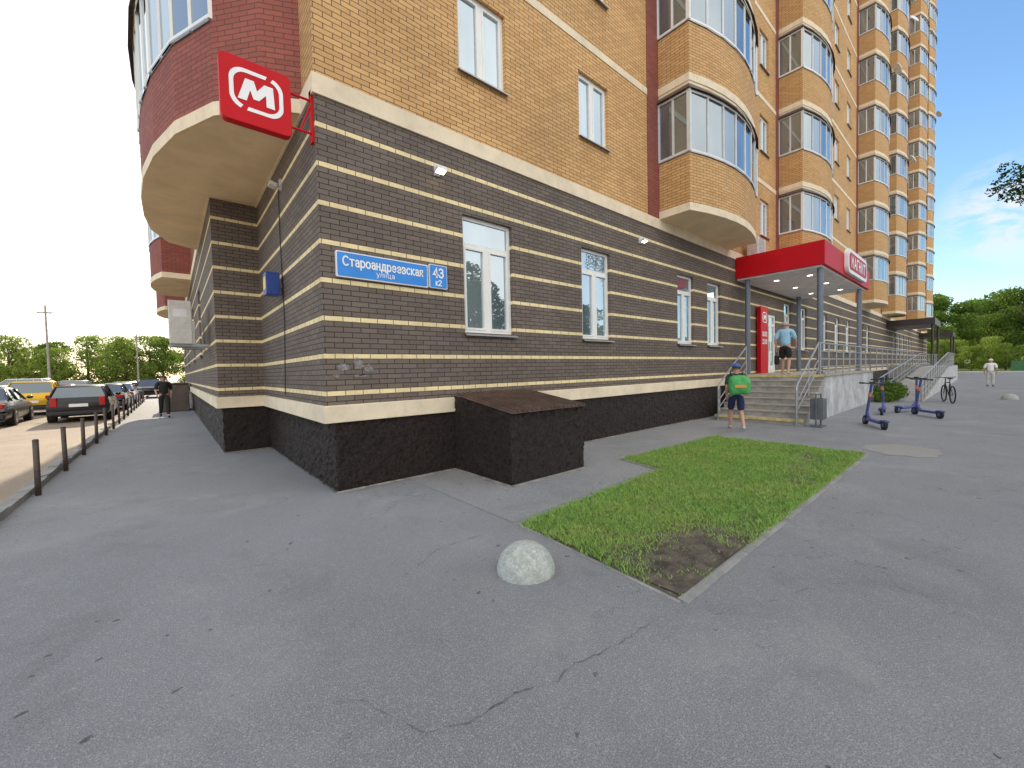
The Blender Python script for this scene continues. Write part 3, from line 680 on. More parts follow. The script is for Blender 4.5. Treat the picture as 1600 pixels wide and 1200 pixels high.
for cx,cz,w_,h_ in((-.2,.0,.18,.10),(.02,.05,.14,.14),(.17,-.02,.10,.12),(-.3,-.12,.1,.05),(.05,-.13,.2,.04)):
    n=36;b.face([(cx+w_/2*math.cos(a)*(1+.9*noise.noise(Vector((a*5,cx*9,cz)))),-.003-abs(cx)*.002,cz+h_/2*math.sin(a)*(1+.9*noise.noise(Vector((a*5,cz*9,4))))) for a in [2*math.pi*i/n for i in range(n)]],PAP)
b.obj('paper_scraps',Lp)
# ------------------------------------------------------------ entrance
PZ=1.32
PO=thing('entrance_porch','concrete shop porch with eight tiled steps up to the door','porch',(15,-1.5,0))
b=MB();X=lambda v:v-15;Y=lambda v:v+1.5
STEP=pm('tiled_step',(.42,.37,.31),.6,0,.2,3,.2,40,dirt=.4);PW=pm('stained_porch_wall',(.52,.53,.54),.85,0,.25,1.5,.3,30,dirt=.5)
b.box(X(13.1),X(21),Y(-2.75),Y(-.07),0,PZ-.05,PW);b.box(X(13.05),X(21.05),Y(-2.8),Y(-.06),PZ-.05,PZ,STEP);b.obj('platform',PO)
NS=8;rs=PZ/NS;tr=.3
st=MB()
for i in range(NS-1):
    x0=13.1-tr*(NS-1-i);st.box(X(x0),X(x0+tr if i<NS-2 else 13.1),Y(-2.75),Y(-.5),0,rs*(i+1)-.03,CONC);st.box(X(x0-.03),X(x0+tr),Y(-2.77),Y(-.48),rs*(i+1)-.03,rs*(i+1),STEP)
st.obj('stairs',PO)
Yl=pm('worn_yellow_paint',(.62,.50,.20),.7,0,.3,8)
for i in(0,NS-1):
    b=MB();x0=13.1-tr*(NS-1-i);b.box(X(x0-.036 if i==0 else x0-.056),X(x0-.031 if i==0 else x0-.051),Y(-2.77),Y(-.48),rs*(i+1)-.07,rs*(i+1)-.001,Yl);b.obj('warning_stripe',PO)
def railing(name,label,path,hgt=.95,mids=(.5,.25),pr=.022,spacing=1.2,cat='railing'):
    o0=Vector(path[0]);T_=thing(name,label,cat,o0);
    P=[Vector(p)-o0 for p in path];up=Vector((0,0,1))
    for f_ in (1,)+tuple(mids):
        b=MB();r=.024 if f_==1 else .014
        b.tube([p+up*hgt*f_ for p in P],r,8,STEEL);b.obj('rail',T_)
    for i in range(len(P)-1):
        n=max(1,round((P[i+1]-P[i]).length/spacing))
        for k in range(n+(1 if i==len(P)-2 else 0)):
            q=P[i]+(P[i+1]-P[i])*k/n;c=MB();c.cyl((0,0,0),(0,0,hgt),pr,None,8,STEEL);c.obj('post',T_,q)
sx0=13.1-tr*7
railing('stair_railing','grey metal handrail beside the shop steps',[(sx0-.1,-.62,0),(sx0,-.62,rs),(13.1,-.62,PZ)],spacing=1.1)
railing('stair_railing','grey metal handrail beside the shop steps',[(sx0-.1,-2.62,0),(sx0,-2.62,rs),(13.1,-2.62,PZ)],spacing=1.1)
railing('porch_railing','grey metal railing along the edge of the porch',[(13.1,-2.66,PZ),(21,-2.66,PZ)],mids=(.75,.5,.25,.12),spacing=1.)
railing('porch_railing','grey metal railing along the edge of the porch',[(21,-2.66,PZ),(36,-2.66,PZ)],mids=(.75,.5,.25),spacing=1.5)
CA=thing('entrance_canopy','red flat shop canopy on grey columns with white lettering','canopy',(17.4,-1.3,0))
b=MB();X2=lambda v:v-17.4;Y2=lambda v:v+1.3
b.box(X2(13.85),X2(21.1),Y2(-2.6),Y2(-.01),4.76,5.5,MAGRED);b.obj('fascia',CA)
b=MB();b.box(X2(13.95),X2(21.0),Y2(-2.5),Y2(-.02),4.70,4.757,pm('canopy_soffit',(.72,.73,.74),.5));b.obj('soffit',CA)
COLM=pm('grey_blue_column',(.17,.20,.25),.45,.2,.1)
for x,y in((14.15,-2.42),(14.15,-.3),(20.2,-2.42),(20.2,-.3)):
    b=MB();b.cyl((0,0,PZ),(0,0,4.7),.085,None,14,COLM);b.cyl((0,0,PZ),(0,0,PZ+.04),.14,None,14,COLM);b.obj('column',CA,(X2(x),Y2(y),0),smooth=False)
LIT=pm('lit_downlight',(.9,.9,.85),.4,emit=((1,.95,.85),6))
for x in(15.2,17.4,19.6):
    for y in(-1.9,-.9):
        b=MB();n=14;b.face([(.08*math.cos(2*math.pi*i/n),-.08*math.sin(2*math.pi*i/n),4.697) for i in range(n)],LIT);b.obj('downlight',CA,(X2(x),Y2(y),0))
l=bpy.data.lights.new('canopy_light','AREA');l.energy=40;l.size=4;l.shape='RECTANGLE';l.size_y=1.2;l.color=(1,.95,.85);lo=bpy.data.objects.new('canopy_light',l);lo.location=(17.3,-1.4,4.66);COL.objects.link(lo)
b=MB();plate(b,X2(18.1),5.27,3.3,.84,.25,Y2(-2.72),Y2(-2.605),WHT);plate(b,X2(18.1),5.27,3.0,.60,.2,Y2(-2.728),Y2(-2.722),MAGRED);b.obj('sign_panel',CA)
lettering('МАГНИТ',2.4,.34,WHT,CA,(X2(18.1),Y2(-2.733),5.27),.085,.4)
IP=thing('information_panel','tall red panel with white emblem and opening hours beside the door','sign',(16.2,-.1,PZ))
b=MB();b.box(-.40,.40,-.09,.06,0,2.62,MAGRED);b.obj('panel',IP,bevel=.01)
b=MB();ring(b,0,2.2,.5,.42,.14,.04,-.095,WHT,[(52,66),(232,246)]);mlogo(b,0,2.2,.3,-.096,WHT)
b.obj('emblem',IP)
lettering('08:00',.5,.17,WHT,IP,(0,-.096,1.55),.03);lettering('22:00',.5,.17,WHT,IP,(0,-.096,1.25),.03)
BN=thing('litter_bin','grey metal litter bin on a frame beside the steps','bin',(11.15,-3.05,0));BG=pm('bin_grey',(.13,.14,.15),.5,.2,.2,5)
b=MB();b.box(-.19,.19,-.14,.14,.2,.74,BG);b.box(-.165,.165,-.115,.115,.72,.742,BLACKM);b.obj('bucket',BN,bevel=.015)
b=MB();b.tube([(-.24,0,0),(-.24,0,.85),(.24,0,.85),(.24,0,0)],.018,8,BG);b.box(-.26,.26,-.12,.12,0,.02,BG);b.obj('frame',BN)
RM=thing('wheelchair_ramp','long concrete wheelchair ramp rising along the facade','ramp',(22,-3.5,0))
b=MB();b.face([(0,-.7,0),(16,-.7,1.25),(16,.7,1.25),(0,.7,0)],CONC);b.face([(0,-.7,0),(16,-.7,0),(16,-.7,1.25)],PW);b.face([(16,.7,0),(0,.7,0),(16,.7,1.25)],PW)
b.box(16,28,-.7,.7,0,1.25,PW);b.obj('ramp_body',RM)
railing('ramp_railing','grey metal handrail along the wheelchair ramp',[(21.7,-4.15,0),(38,-4.15,1.25),(45,-4.15,1.25)],spacing=1.4)
railing('ramp_railing','grey metal handrail along the wheelchair ramp',[(21.7,-2.85,0),(38,-2.85,1.25),(45,-2.85,1.25)],spacing=1.4)
for xc,w_ in((47,6),(73,6)):
    C2=thing('entrance_canopy','dark flat canopy over a second shop entrance','canopy',(xc+w_/2,-1.5,0));DK=pm('dark_canopy',(.045,.035,.033),.4)
    b=MB();b.box(-w_/2,w_/2,-1.5,1.49,4.75,5.3,DK);b.obj('roof',C2)
    for x in(-w_/2+.2,w_/2-.2):
        c=MB();c.cyl((0,0,0),(0,0,4.75),.09,None,10,DK);c.obj('column',C2,(x,-1.35,0))
    b=MB();b.box(-w_/2,w_/2,-1.4,1.4,0,1.3,CONC);b.obj('platform',C2)
    railing('porch_railing','grey metal railing along the edge of the second porch',[(xc,-2.85,1.3),(xc+w_,-2.85,1.3)],spacing=1.2)
def dish(x,y,z,r,rz):
    D=thing('satellite_dish','white satellite dish on a wall bracket','satellite dish',(x,y,z),rz,'satellite dishes on the facade')
    b=MB();b.ell((0,0,0),(r,r,r*.25),WHITE,18,5,0.);b.obj('reflector',D,rot=(math.radians(60),0,0),smooth=True)
    b=MB();b.cyl((0,.02,0),(0,.35,-.1),.02,None,6,STEEL);b.cyl((0,0,-r),(0,-r*.9,-r*.1),.012,None,6,STEEL);b.obj('bracket',D)
dish(20.4,-2.2,5.95,.42,.5)
for x,z in((38.5,22.5),(48,31),(64,38),(74,33),(47.5,19)): dish(x,-1.5,z,.42,random.uniform(-.6,.6))
# ------------------------------------------------------------ bollards
def hemi(x,y,r,lab,group):
    D=thing('concrete_bollard',lab,'bollard',(x,y,0),0,group);n=40
    m=MATS.get('hemi')
    if not m:
        m,nt,bs=nmat('weathered_painted_concrete');o_=N(nt,'ShaderNodeTexCoord').outputs['Object']
        c_=mixc(nt,ramp(nt,noisef(nt,o_,16,8,.72),.40,.62),(.32,.345,.30),(.46,.49,.46));c_=mixc(nt,ramp(nt,noisef(nt,o_,48,6,.7),.52,.66),c_,(.58,.60,.58))
        c_=mixc(nt,math_(nt,'MULTIPLY',ramp(nt,noisef(nt,o_,60,5,.7),.58,.68),.6),c_,(.20,.20,.18))
        nt.links.new(c_,bs.inputs['Base Color']);bs.inputs['Roughness'].default_value=.85;bump(nt,bs,noisef(nt,o_,90,4,.7),.15,.004);MATS['hemi']=m
    b=MB();b.ell((0,0,0),(r,r,r*.95),m,72,32,-.02);b.obj('dome',D,smooth=True)
hemi(.41,-3.46,.242,'weathered whitish concrete hemisphere bollard on the asphalt','hemisphere bollards')
hemi(24.6,-6.5,.25,'pale concrete hemisphere bollard beside the path','hemisphere bollards')
BRO=pm('rusty_brown_paint',(.09,.068,.06),.6,.2,.3,12,.2)
pb=MB();pb.cyl((0,0,0),(0,0,.80),.033,None,12,BRO);pb.ell((0,0,.80),(.036,.036,.02),BRO,12,4,0.);pbm=pb.mesh('post',True)
cb=MB();cp=[(0,2.0*t/8,.62-.10*math.sin(math.pi*t/8)) for t in range(9)];cb.tube([(0,y,z-.35) for _,y,z in cp],.006,5,BRO);cbm=cb.mesh('chain')
for k in range(16):
    y=2.95+2.02*k
    B=thing('street_bollard','thin dark steel post along the parking kerb','bollard',(-3.3,y,0),0,'posts along the parking kerb')
    put('post',pbm,B,rot=(random.uniform(-.015,.015),random.uniform(-.015,.015),0));
    if k<15: put('chain',cbm,B)
# ------------------------------------------------------------ cars
def car(lab,col,x,y,rz,kind='hatch',col2=None):
    C=thing('parked_car',lab,'car',(x,y,0),rz,'cars in the parking lot')
    P=pm('car_paint_%d%d%d'%tuple(int(c*99) for c in col),col,.22,.3,.03,2);hs={'hatch':1.0,'suv':1.12,'sedan':.98,'van':1.3}[kind]
    b=MB();w_=.9
    if kind=='sedan': sta=[(-2.3,.45,.62,.80),(-2.24,.30,.86,.86),(-1.9,.24,.98,.89),(-1.3,.22,1.0,.9),(-.4,.2,.98,.9),(.8,.2,.96,.9),(1.3,.22,.92,.9),(1.9,.25,.82,.88),(2.2,.3,.70,.82),(2.28,.42,.56,.74)]
    else: sta=[(-2.2,.45,.80,.78),(-2.15,.30,.98,.86),(-1.85,.24,1.0,.89),(-1.3,.22,.99,.9),(-.4,.2,.97,.9),(.7,.2,.95,.9),(1.2,.22,.93,.9),(1.8,.25,.84,.88),(2.1,.3,.72,.82),(2.18,.42,.58,.74)]
    rows=[]
    for yy,zb,zt,ww in sta:
        zt*=hs if kind in('suv','van') else 1;zb*=1.15 if kind in('suv','van') else 1
        h=[(ww*.88,zb),(ww,zb+.14),(ww*1.01,(zb+zt)/2),(ww*.97,zt-.10),(ww*.86,zt)]
        rows.append([Vector((a,yy,z)) for a,z in h]+[Vector((-a,yy,z)) for a,z in h[::-1]])
    for i in range(len(rows)-1):
        for j in range(9): b.face([rows[i][j],rows[i][j+1],rows[i+1][j+1],rows[i+1][j]][::-1],P)
        b.face([rows[i][9],rows[i][0],rows[i+1][0],rows[i+1][9]][::-1],BLACKM)
    b.face(rows[0],P);b.face(rows[-1][::-1],P)
    o=b.obj('body',C,smooth=True);o.modifiers.new('e','EDGE_SPLIT').split_angle=math.radians(40)
    ht={'hatch':1.46,'suv':1.66,'sedan':1.43,'van':1.9}[kind];zb=.93*(hs if kind in('suv','van') else 1)
    if kind=='sedan': yb=(-1.75,1.05);yt=(-1.05,.25)
    else: yb=(-2.08,1.0);yt=(-1.72,.25)
    B=[(-.80,yb[0],zb),(.80,yb[0],zb),(.80,yb[1],zb),(-.80,yb[1],zb)];T_=[(-.62,yt[0],ht-.05),(.62,yt[0],ht-.05),(.62,yt[1],ht-.05),(-.62,yt[1],ht-.05)]
    b=MB()
    for i in range(4): j=(i+1)%4;b.face([B[i],B[j],T_[j],T_[i]],CARGL)
    b.obj('windows',C)
    b=MB();R2=[(x_*1.03,y_+(.03 if k_>1 else -.03),ht-.06) for k_,(x_,y_,z_) in enumerate(T_)];R3=[(x_*.88,y_*.96,ht) for x_,y_,z_ in T_]
    for i in range(4): j=(i+1)%4;b.face([R2[i],R2[j],R3[j],R3[i]],P)
    b.face(R3,P)
    for i in range(4): b.cyl(B[i],R2[i],.045,.035,6,P)
    for s in(-1,1):
        b.cyl((s*.815,-.35,zb),(s*.64,-.35,ht-.05),.035,.03,6,P);b.cyl((s*.815,-1.35,zb),(s*.64,-1.3,ht-.05),.05,.03,6,P)
    b.obj('roof',C,smooth=True)
    for s in(-1,1): b=MB();b.ell((s*.98,.72,zb+.08),(.1,.06,.07),P,8,6);b.obj('mirror',C,smooth=True)
    RL=pm('tail_light_red',(.45,.01,.01),.2);HL=pm('headlight_glass',(.6,.62,.65),.1)
    for s in(-1,1):
        t=MB();z=.86*(hs if kind in('suv','van') else 1);yr=sta[0][0]
        if kind=='hatch': t.box(s*.66-.09,s*.66+.09,yr-.03,yr+.10,z-.22,z+.14,RL)
        else: t.box(s*.63-.16,s*.63+.16,yr-.03,yr+.12,z-.16,z,RL)
        t.obj('tail_light',C,bevel=.02);t=MB();yf=sta[-1][0];t.box(s*.6-.16,s*.6+.16,yf-.14,yf+.0,.56,.70,HL);t.obj('headlight',C,bevel=.03)
    t=MB();t.box(-.26,.26,sta[0][0]-.035,sta[0][0]-.005,.62,.74,WHT);t.obj('number_plate',C)
    t=MB();t.box(-.80,.80,sta[0][0]-.06,sta[0][0]+.2,.30,.46,BLACKM);t.obj('bumper',C,bevel=.04)
    if col2:
        for s in(-1,1): t=MB();t.face([(s*.918,-1.2,.5),(s*.918,1.1,.5),(s*.918,.8,.85),(s*.918,-1.2,.85)],pm('white_livery',(.8,.8,.8),.3));t.obj('livery_stripe',C)
    r=.33 if kind not in('suv','van') else .37
    for s in(-1,1):
        for yy in(-1.35,1.38):
            t=MB();t.cyl((s*.70,yy,r),(s*.925,yy,r),r,None,22,RUBBER);wh=t.obj('wheel',C);t=MB();t.cyl((s*.92,yy,r),(s*.935,yy,r),r*.64,r*.6,14,RIM);t.obj('rim',wh)
    return C
car('black hatchback parked with its rear towards the pavement',(.03,.03,.033),-4.62,19.4,.02,'hatch')
car('dark grey sedan parked beside a black hatchback',(.10,.10,.11),-7.25,19.2,.03,'sedan')
car('yellow and white taxi hatchback in the parking lot',(.80,.50,.03),-7.0,25.6,.05,'suv',1)
car('dark blue sedan parked along the kerb',(.04,.05,.09),-4.5,25.8,.0,'sedan')
car('silver sedan parked along the kerb',(.45,.46,.48),-4.45,31.8,.0,'sedan')
car('black car parked facing the building',(.03,.03,.03),-3.2,42.,math.pi,'suv')
car('white hatchback in the parking lot',(.7,.7,.7),-9.6,31.,.05,'hatch')
car('dark red sedan in the parking lot',(.15,.02,.02),-7.1,32.,.0,'sedan')
car('silver suv in the parking lot',(.4,.4,.42),-7.2,38.5,.0,'suv')
car('black sedan in the parking lot',(.03,.03,.03),-10.0,37.5,.1,'sedan')
car('white van parked at the far end of the lot',(.7,.7,.68),-11.5,46,1.3,'van')
car('grey hatchback parked at the far end of the lot',(.3,.3,.32),-5.0,44,.2,'hatch')
WC=thing('waste_container','brown box container standing against the side wall','container',(-1.6,21,0));b=MB();b.box(-.55,.5,-1,1,0,1.35,AWN);b.obj('container_body',WC,bevel=.03)
b=MB();b.box(-.6,.52,-1.05,1.05,1.352,1.42,BRO);b.obj('lid',WC)
KI=thing('garage_building','low tan garage building at the end of the parking lot','building',(-17,48,0));b=MB();b.box(-4,3,-3,3,0,2.8,pm('tan_wall',(.50,.36,.22),.8,0,.1));b.obj('wall',KI)
b=MB();b.box(-4.3,3.3,-3.3,3.3,2.8,3.0,AWN);b.obj('roof',KI);b=MB();b.box(-1,1.3,-3.05,-3.005,0,2.2,AWN);b.obj('door',KI)
def pole(x,y,h,lab,arm=False):
    P=thing('street_lamp' if arm else 'utility_pole',lab,'street lamp' if arm else 'pole',(x,y,0));b=MB();b.cyl((0,0,0),(0,0,h),.10,.06,8,CONC);b.obj('mast',P)
    b=MB()
    if arm: b.cyl((0,0,h),(1.6,-.6,h+.15),.05,None,6,STEEL);b.box(1.3,2.1,-.8,-.55,h+.08,h+.2,GREYF);b.obj('lamp_arm',P)
    else: b.box(-.5,.5,-.04,.04,h-.7,h-.62,BRO);b.obj('crossarm',P)
pole(-10.3,50,8.6,'tall concrete utility pole carrying cables');pole(-4.8,62,7.2,'concrete utility pole among the trees');pole(-17.6,47,9.5,'utility pole beside the garages')
pole(-9.35,15.5,7.9,'street lamp with a curved arm over the parking lot',True)
for k,(a,c,z0,z1) in enumerate((((-17.6,47),(-10.3,50),8.9,8.0),((-10.3,50),(-1,44),8.0,6.6),((-10.3,50),(-4.8,62),7.9,7.0),((-17.6,47),(-4.8,62),8.6,6.9))):
    b=MB();pts=[]
    for i in range(13):
        t=i/12;pts.append((a[0]*(1-t)+c[0]*t,a[1]*(1-t)+c[1]*t,z0*(1-t)+z1*t-1.0*math.sin(math.pi*t)))
    b.tube(pts,.02,4,BLACKM);tag(b.obj('overhead_cable'),'sagging black overhead cable between poles','cable','overhead cables')
# ------------------------------------------------------------ trees
def leafmat(name,a,c):
    m,nt,b=nmat(name);nt.nodes.remove(b);g=N(nt,'ShaderNodeNewGeometry');col=mixc(nt,g.outputs['Random Per Island'],a,c)
    d=N(nt,'ShaderNodeBsdfDiffuse');t=N(nt,'ShaderNodeBsdfTranslucent');mx=N(nt,'ShaderNodeMixShader');mx.inputs[0].default_value=.5
    nt.links.new(col,d.inputs[0]);nt.links.new(col,t.inputs[0]);nt.links.new(d.outputs[0],mx.inputs[1]);nt.links.new(t.outputs[0],mx.inputs[2]);nt.links.new(mx.outputs[0],nt.nodes['Material Output'].inputs[0]);return m
LEAF=leafmat('leaf_green',(.07,.13,.025),(.19,.29,.06));LEAFL=leafmat('leaf_yellow_green',(.16,.24,.04),(.34,.44,.10));LEAFD=leafmat('leaf_dark_green',(.03,.06,.012),(.08,.13,.03));BARK=pm('bark',(.12,.09,.07),.9,0,.3,6,.5,20)
def leaves(cl,n,ls,seed,mat):
    r=np.random.default_rng(seed)
    ws=np.array([c[3]**2 for c in cl]);ws=ws/ws.sum();ids=r.choice(len(cl),n,p=ws)
    d=r.normal(size=(n,3));d/=np.linalg.norm(d,axis=1)[:,None];rad=r.uniform(.45,1.08,n)**.7
    C_=np.array([c[:3] for c in cl])[ids];R3=np.array([c[3] for c in cl])[ids]
    p=C_+d*(R3*rad)[:,None]*np.array([1,1,.75])
    a=r.normal(size=(n,3));a/=np.linalg.norm(a,axis=1)[:,None];bb=np.cross(a,r.normal(size=(n,3)));bb/=np.linalg.norm(bb,axis=1)[:,None]
    s=r.uniform(.5,1.2,n)[:,None]*ls
    V=np.stack([p-a*s,p+bb*s*.55,p+a*s,p-bb*s*.55],1).reshape(-1,3)
    me=bpy.data.meshes.new('crown');me.vertices.add(4*n);me.vertices.foreach_set('co',V.astype('f').ravel())
    me.loops.add(4*n);me.loops.foreach_set('vertex_index',np.arange(4*n,dtype='i'));me.polygons.add(n)
    me.polygons.foreach_set('loop_start',np.arange(0,4*n,4,dtype='i'));me.polygons.foreach_set('loop_total',np.full(n,4,'i'))
    me.materials.append(mat);me.update();me.validate();return me
def treemesh(h,cr,seed,n,ls,mat,low=.3):
    random.seed(seed);b=MB();b.cyl((0,0,0),(0,0,h*.75),.035*h*.6,.01*h,8,BARK);cl=[]
    for i in range(15):
        z=h*random.uniform(low,.92);a=random.uniform(0,6.28);rr=cr*random.uniform(.3,.85)*(1-abs(z/h-.55)*.9)
        x,y=math.cos(a)*rr,math.sin(a)*rr;b.cyl((0,0,z*.62),(x,y,z),.012*h*.5,.004*h,5,BARK);cl.append((x,y,z,cr*random.uniform(.28,.5)))
    cl.append((0,0,h*.9,cr*.35));return b.mesh('trunk'),leaves(cl,n,ls,seed,mat)
TM=[treemesh(1*7,2.6,11,5000,.14,LEAF),treemesh(7,2.9,12,5000,.14,LEAFL,.15),treemesh(7,2.3,13,5000,.14,LEAF,.2)]
def tree(x,y,h,v,lab,group):
    T_=thing('tree',lab,'tree',(x,y,0),random.uniform(0,6),group);T_.scale=(h/7*random.uniform(.9,1.2),)*2+(h/7,)
    put('trunk',TM[v][0],T_);put('crown',TM[v][1],T_)
random.seed(5)
for i in range(24):
    x=-26+i*1.35+random.uniform(-1,1);y=random.uniform(60,78);v=random.choice([0,1,1,2])
    tree(x,y,random.uniform(5.4,7.4)*(y/66),v,'green leafy tree behind the parking lot','trees behind the parking lot')
for i in range(22):
    x=random.uniform(100,150);y=-14+i*1.25+random.uniform(-1,1);v=random.choice([0,2,0,1])
    tree(x,y,random.uniform(10,15.5)*(x/125),v,'tall green tree beyond the end of the path','trees beyond the path')
for i in range(10):
    tree(93+random.uniform(0,3),-11+i*1.7,random.uniform(3.6,5.4),1,'bright yellow-green low tree beyond the path','trees beyond the path')
for i in range(11):
    tree(-14+i*6.5+random.uniform(-2,2),-34+random.uniform(-4,3),random.uniform(9,14),random.choice([0,2]),'tall green tree across the path from the building','trees across the path')
T_=thing('tree','dark leafy tree beside the path with a hanging branch','tree',(18.85,-8.1,0));b=MB();b.cyl((0,0,0),(0,0,6.2),.2,.12,10,BARK);b.cyl((0,0,5.4),(-1.5,1.65,6.75),.06,.015,6,BARK);b.cyl((-1.5,1.65,6.75),(-1.95,2.15,6.6),.015,.008,6,BARK);b.cyl((0,0,6.0),(.5,-.8,8.6),.07,.03,6,BARK);b.obj('trunk',T_)
put('crown',leaves([(-1.95,2.15,6.6,.17),(-1.75,1.9,6.9,.30),(-1.65,1.8,6.45,.28),(-1.35,1.5,6.8,.45),(-1.75,1.9,7.25,.2),(-1.2,1.3,7.2,.42),(-1.3,1.4,6.3,.3),(.5,-1.0,8.4,1.5),(.9,-.6,7.3,1.2)],6200,.06,44,LEAFD),T_)
SH=thing('shrub','low green shrub beside the porch wall','bush',(22.2,-3.2,0));put('crown',leaves([(-.9,0,.3,.45),(-.2,.1,.45,.55),(.6,0,.35,.5),(-1.6,.1,.2,.35)],2600,.06,3,LEAF),SH);b=MB();b.cyl((0,0,0),(-.2,.1,.5),.02,.01,5,BARK);b.obj('stem',SH)
FE=thing('fence','green metal sheet fence at the far end of the path','fence',(90,-11,0));b=MB();b.box(0,.05,-6,3.0,0,1.4,pm('green_fence',(.05,.17,.08),.6));b.obj('panel',FE)
# ------------------------------------------------------------ people
def skin(name,chains,mat,parent,sub=1):
    V=[];Rr=[];E=[];ix={}
    for ch in chains:
        prev=None
        for co,r in ch:
            k=tuple(round(c,4) for c in co)
            if k not in ix: ix[k]=len(V);V.append(k);Rr.append(r)
            if prev is not None and (prev,ix[k]) not in E: E.append((prev,ix[k]))
            prev=ix[k]
    me=bpy.data.meshes.new(name);me.from_pydata(V,E,[]);o=bpy.data.objects.new(name,me);COL.objects.link(o)
    sm=o.modifiers.new('s','SKIN');
    if not me.skin_vertices: 
        bm=bmesh.new();bm.from_mesh(me);bm.verts.layers.skin.verify();bm.to_mesh(me);bm.free()
    for i,r in enumerate(Rr):
        rr=r if isinstance(r,tuple) else (r,r);me.skin_vertices[0].data[i].radius=rr;me.skin_vertices[0].data[i].use_root=(i==0)
    ss=o.modifiers.new('u','SUBSURF');ss.levels=sub;ss.render_levels=sub
    dg=bpy.context.evaluated_depsgraph_get();dg.update();m2=bpy.data.meshes.new_from_object(o.evaluated_get(dg));bpy.data.objects.remove(o)
    m2.materials.clear();m2.materials.append(mat);m2.polygons.foreach_set('use_smooth',[True]*len(m2.polygons));m2.name=name
    return put(name,m2,parent)
def L3(a,b,t): return tuple(a[i]*(1-t)+b[i]*t for i in range(3))
def person(lab,loc,rz,pose,top,bottom,shorts=True,hair=HAIR,cap=None,sleeve=.9,scale=1,skincol=SKIN):
    P=thing('person',lab,'person',loc,rz);P.scale=(scale,)*3
    pel=(0,0,.95);che=(0,.01,1.30);nk=(0,.0,1.47);hd=(0,.02,1.60);hd2=(0,.015,1.68)
    body=[[(pel,.12),((0,0,1.1),.115),(che,.13),((0,0,1.42),.07),(nk,.05),((0,.015,1.56),.078),(hd,.088),(hd2,.07)]]
    shirt=[[((0,0,.90),.155),((0,0,1.1),.15),(che,.165),((0,0,1.42),.09)]];trs=[[((0,0,1.0),.145),((0,0,.93),.15)]]
    for s,sd_ in((-1,'L'),(1,'R')):
        kn,an,to,el,wr=pose['k'+sd_],pose['a'+sd_],pose['t'+sd_],pose['e'+sd_],pose['w'+sd_];hip=(s*.09,0,.9);sh_=(s*.185,0,1.41)
        body.append([(pel,.12),(hip,.085),(kn,.055),(L3(kn,an,.35),.056),(an,.036),(to,.034)])
        body.append([((0,0,1.42),.07),(sh_,.055),(el,.04),(L3(el,wr,.3),.038),(wr,.025)])
        shirt.append([((0,0,1.42),.09),(sh_,.078),(L3(sh_,el,sleeve),.068)])
        if shorts: trs.append([((0,0,.93),.15),(hip,.11),(L3(hip,kn,.95),.088)])
        else: trs.append([((0,0,.93),.15),(hip,.11),(kn,.075),(L3(kn,an,.92),.06)])
    skin('body',body,skincol,P,2);skin('shirt',shirt,top,P,2);skin('shorts' if shorts else 'trousers',trs,bottom,P,2)
    for s,sd_ in((-1,'L'),(1,'R')):
        an,to,wr,el=pose['a'+sd_],pose['t'+sd_],pose['w'+sd_],pose['e'+sd_]
        skin('shoe',[[((an[0],an[1]-.04,an[2]-.02),.045),((an[0],an[1]+.03,an[2]-.025),.048),((to[0],to[1]+.02,to[2]),.038)]],pm('white_shoe',(.5,.5,.5),.6) if shorts else BLACKM,P,1)
        d=Vector(wr)-Vector(el);d.normalize();w_=Vector(wr);f=Vector((0,1,0));side=f-d*f.dot(d);side.normalize()
        palm=w_+d*.05
        hh=skin('hand',[[(tuple(w_),.022),(tuple(palm),.032),(tuple(w_+d*.085),.03)]],skincol,P,1)
        for q,ln in((-.027,.06),(-.009,.075),(.009,.07),(.027,.055)):
            b0=w_+d*.08+side*q;curl=Vector((-s,0,0))
            skin('finger',[[(tuple(b0),.009),(tuple(b0+d*ln*.55),.0085),(tuple(b0+d*ln*.85+curl*ln*.35),.007)]],skincol,hh,0)
        b0=w_+d*.03+side*.025;skin('thumb',[[(tuple(b0),.011),(tuple(b0+d*.025+side*.025),.010),(tuple(b0+d*.055+side*.03),.008)]],skincol,hh,0)
    b=MB();b.ell((0,.105,1.60),(.014,.022,.02),skincol,8,6)
    for s in(-1,1): b.ell((s*.09,.01,1.60),(.014,.025,.035),skincol,8,6);b.ell((s*.034,.088,1.625),(.014,.012,.009),HAIR,8,6)
    b.ell((0,.096,1.555),(.025,.008,.007),pm('lips',(.35,.12,.1),.5),8,6);b.obj('face',P,smooth=True)
    b=MB()
    if cap: b.ell((0,.0,1.64),(.108,.118,.11),cap,16,8,0.);b.box(-.08,.08,.09,.19,1.645,1.66,cap);b.obj('cap',P,smooth=False)
    if hair: b=MB();b.ell((0,-.015,1.635),(.103,.105,.10),hair,16,8,-.25);b.obj('hair',P,smooth=True)
    return P
walk=dict(kL=(-.1,.22,.50),aL=(-.09,.30,.09),tL=(-.10,.43,.04),kR=(.1,-.02,.48),aR=(.1,-.32,.14),tR=(.11,-.22,.05),eL=(-.25,-.14,1.13),wL=(-.23,.0,.90),eR=(.26,.10,1.14),wR=(.24,.27,.95))
stand=dict(kL=(-.1,.02,.50),aL=(-.11,0,.08),tL=(-.13,.14,.04),kR=(.1,.04,.50),aR=(.11,.02,.08),tR=(.13,.16,.04),eL=(-.26,-.04,1.13),wL=(-.25,.06,.88),eR=(.26,-.02,1.13),wR=(.25,.1,.88))
stride=dict(kL=(-.1,.14,.50),aL=(-.10,.14,.08),tL=(-.12,.28,.04),kR=(.1,.02,.49),aR=(.1,-.16,.10),tR=(.11,-.04,.04),eL=(-.27,-.06,1.13),wL=(-.26,.04,.88),eR=(.27,.06,1.13),wR=(.25,.22,.92))
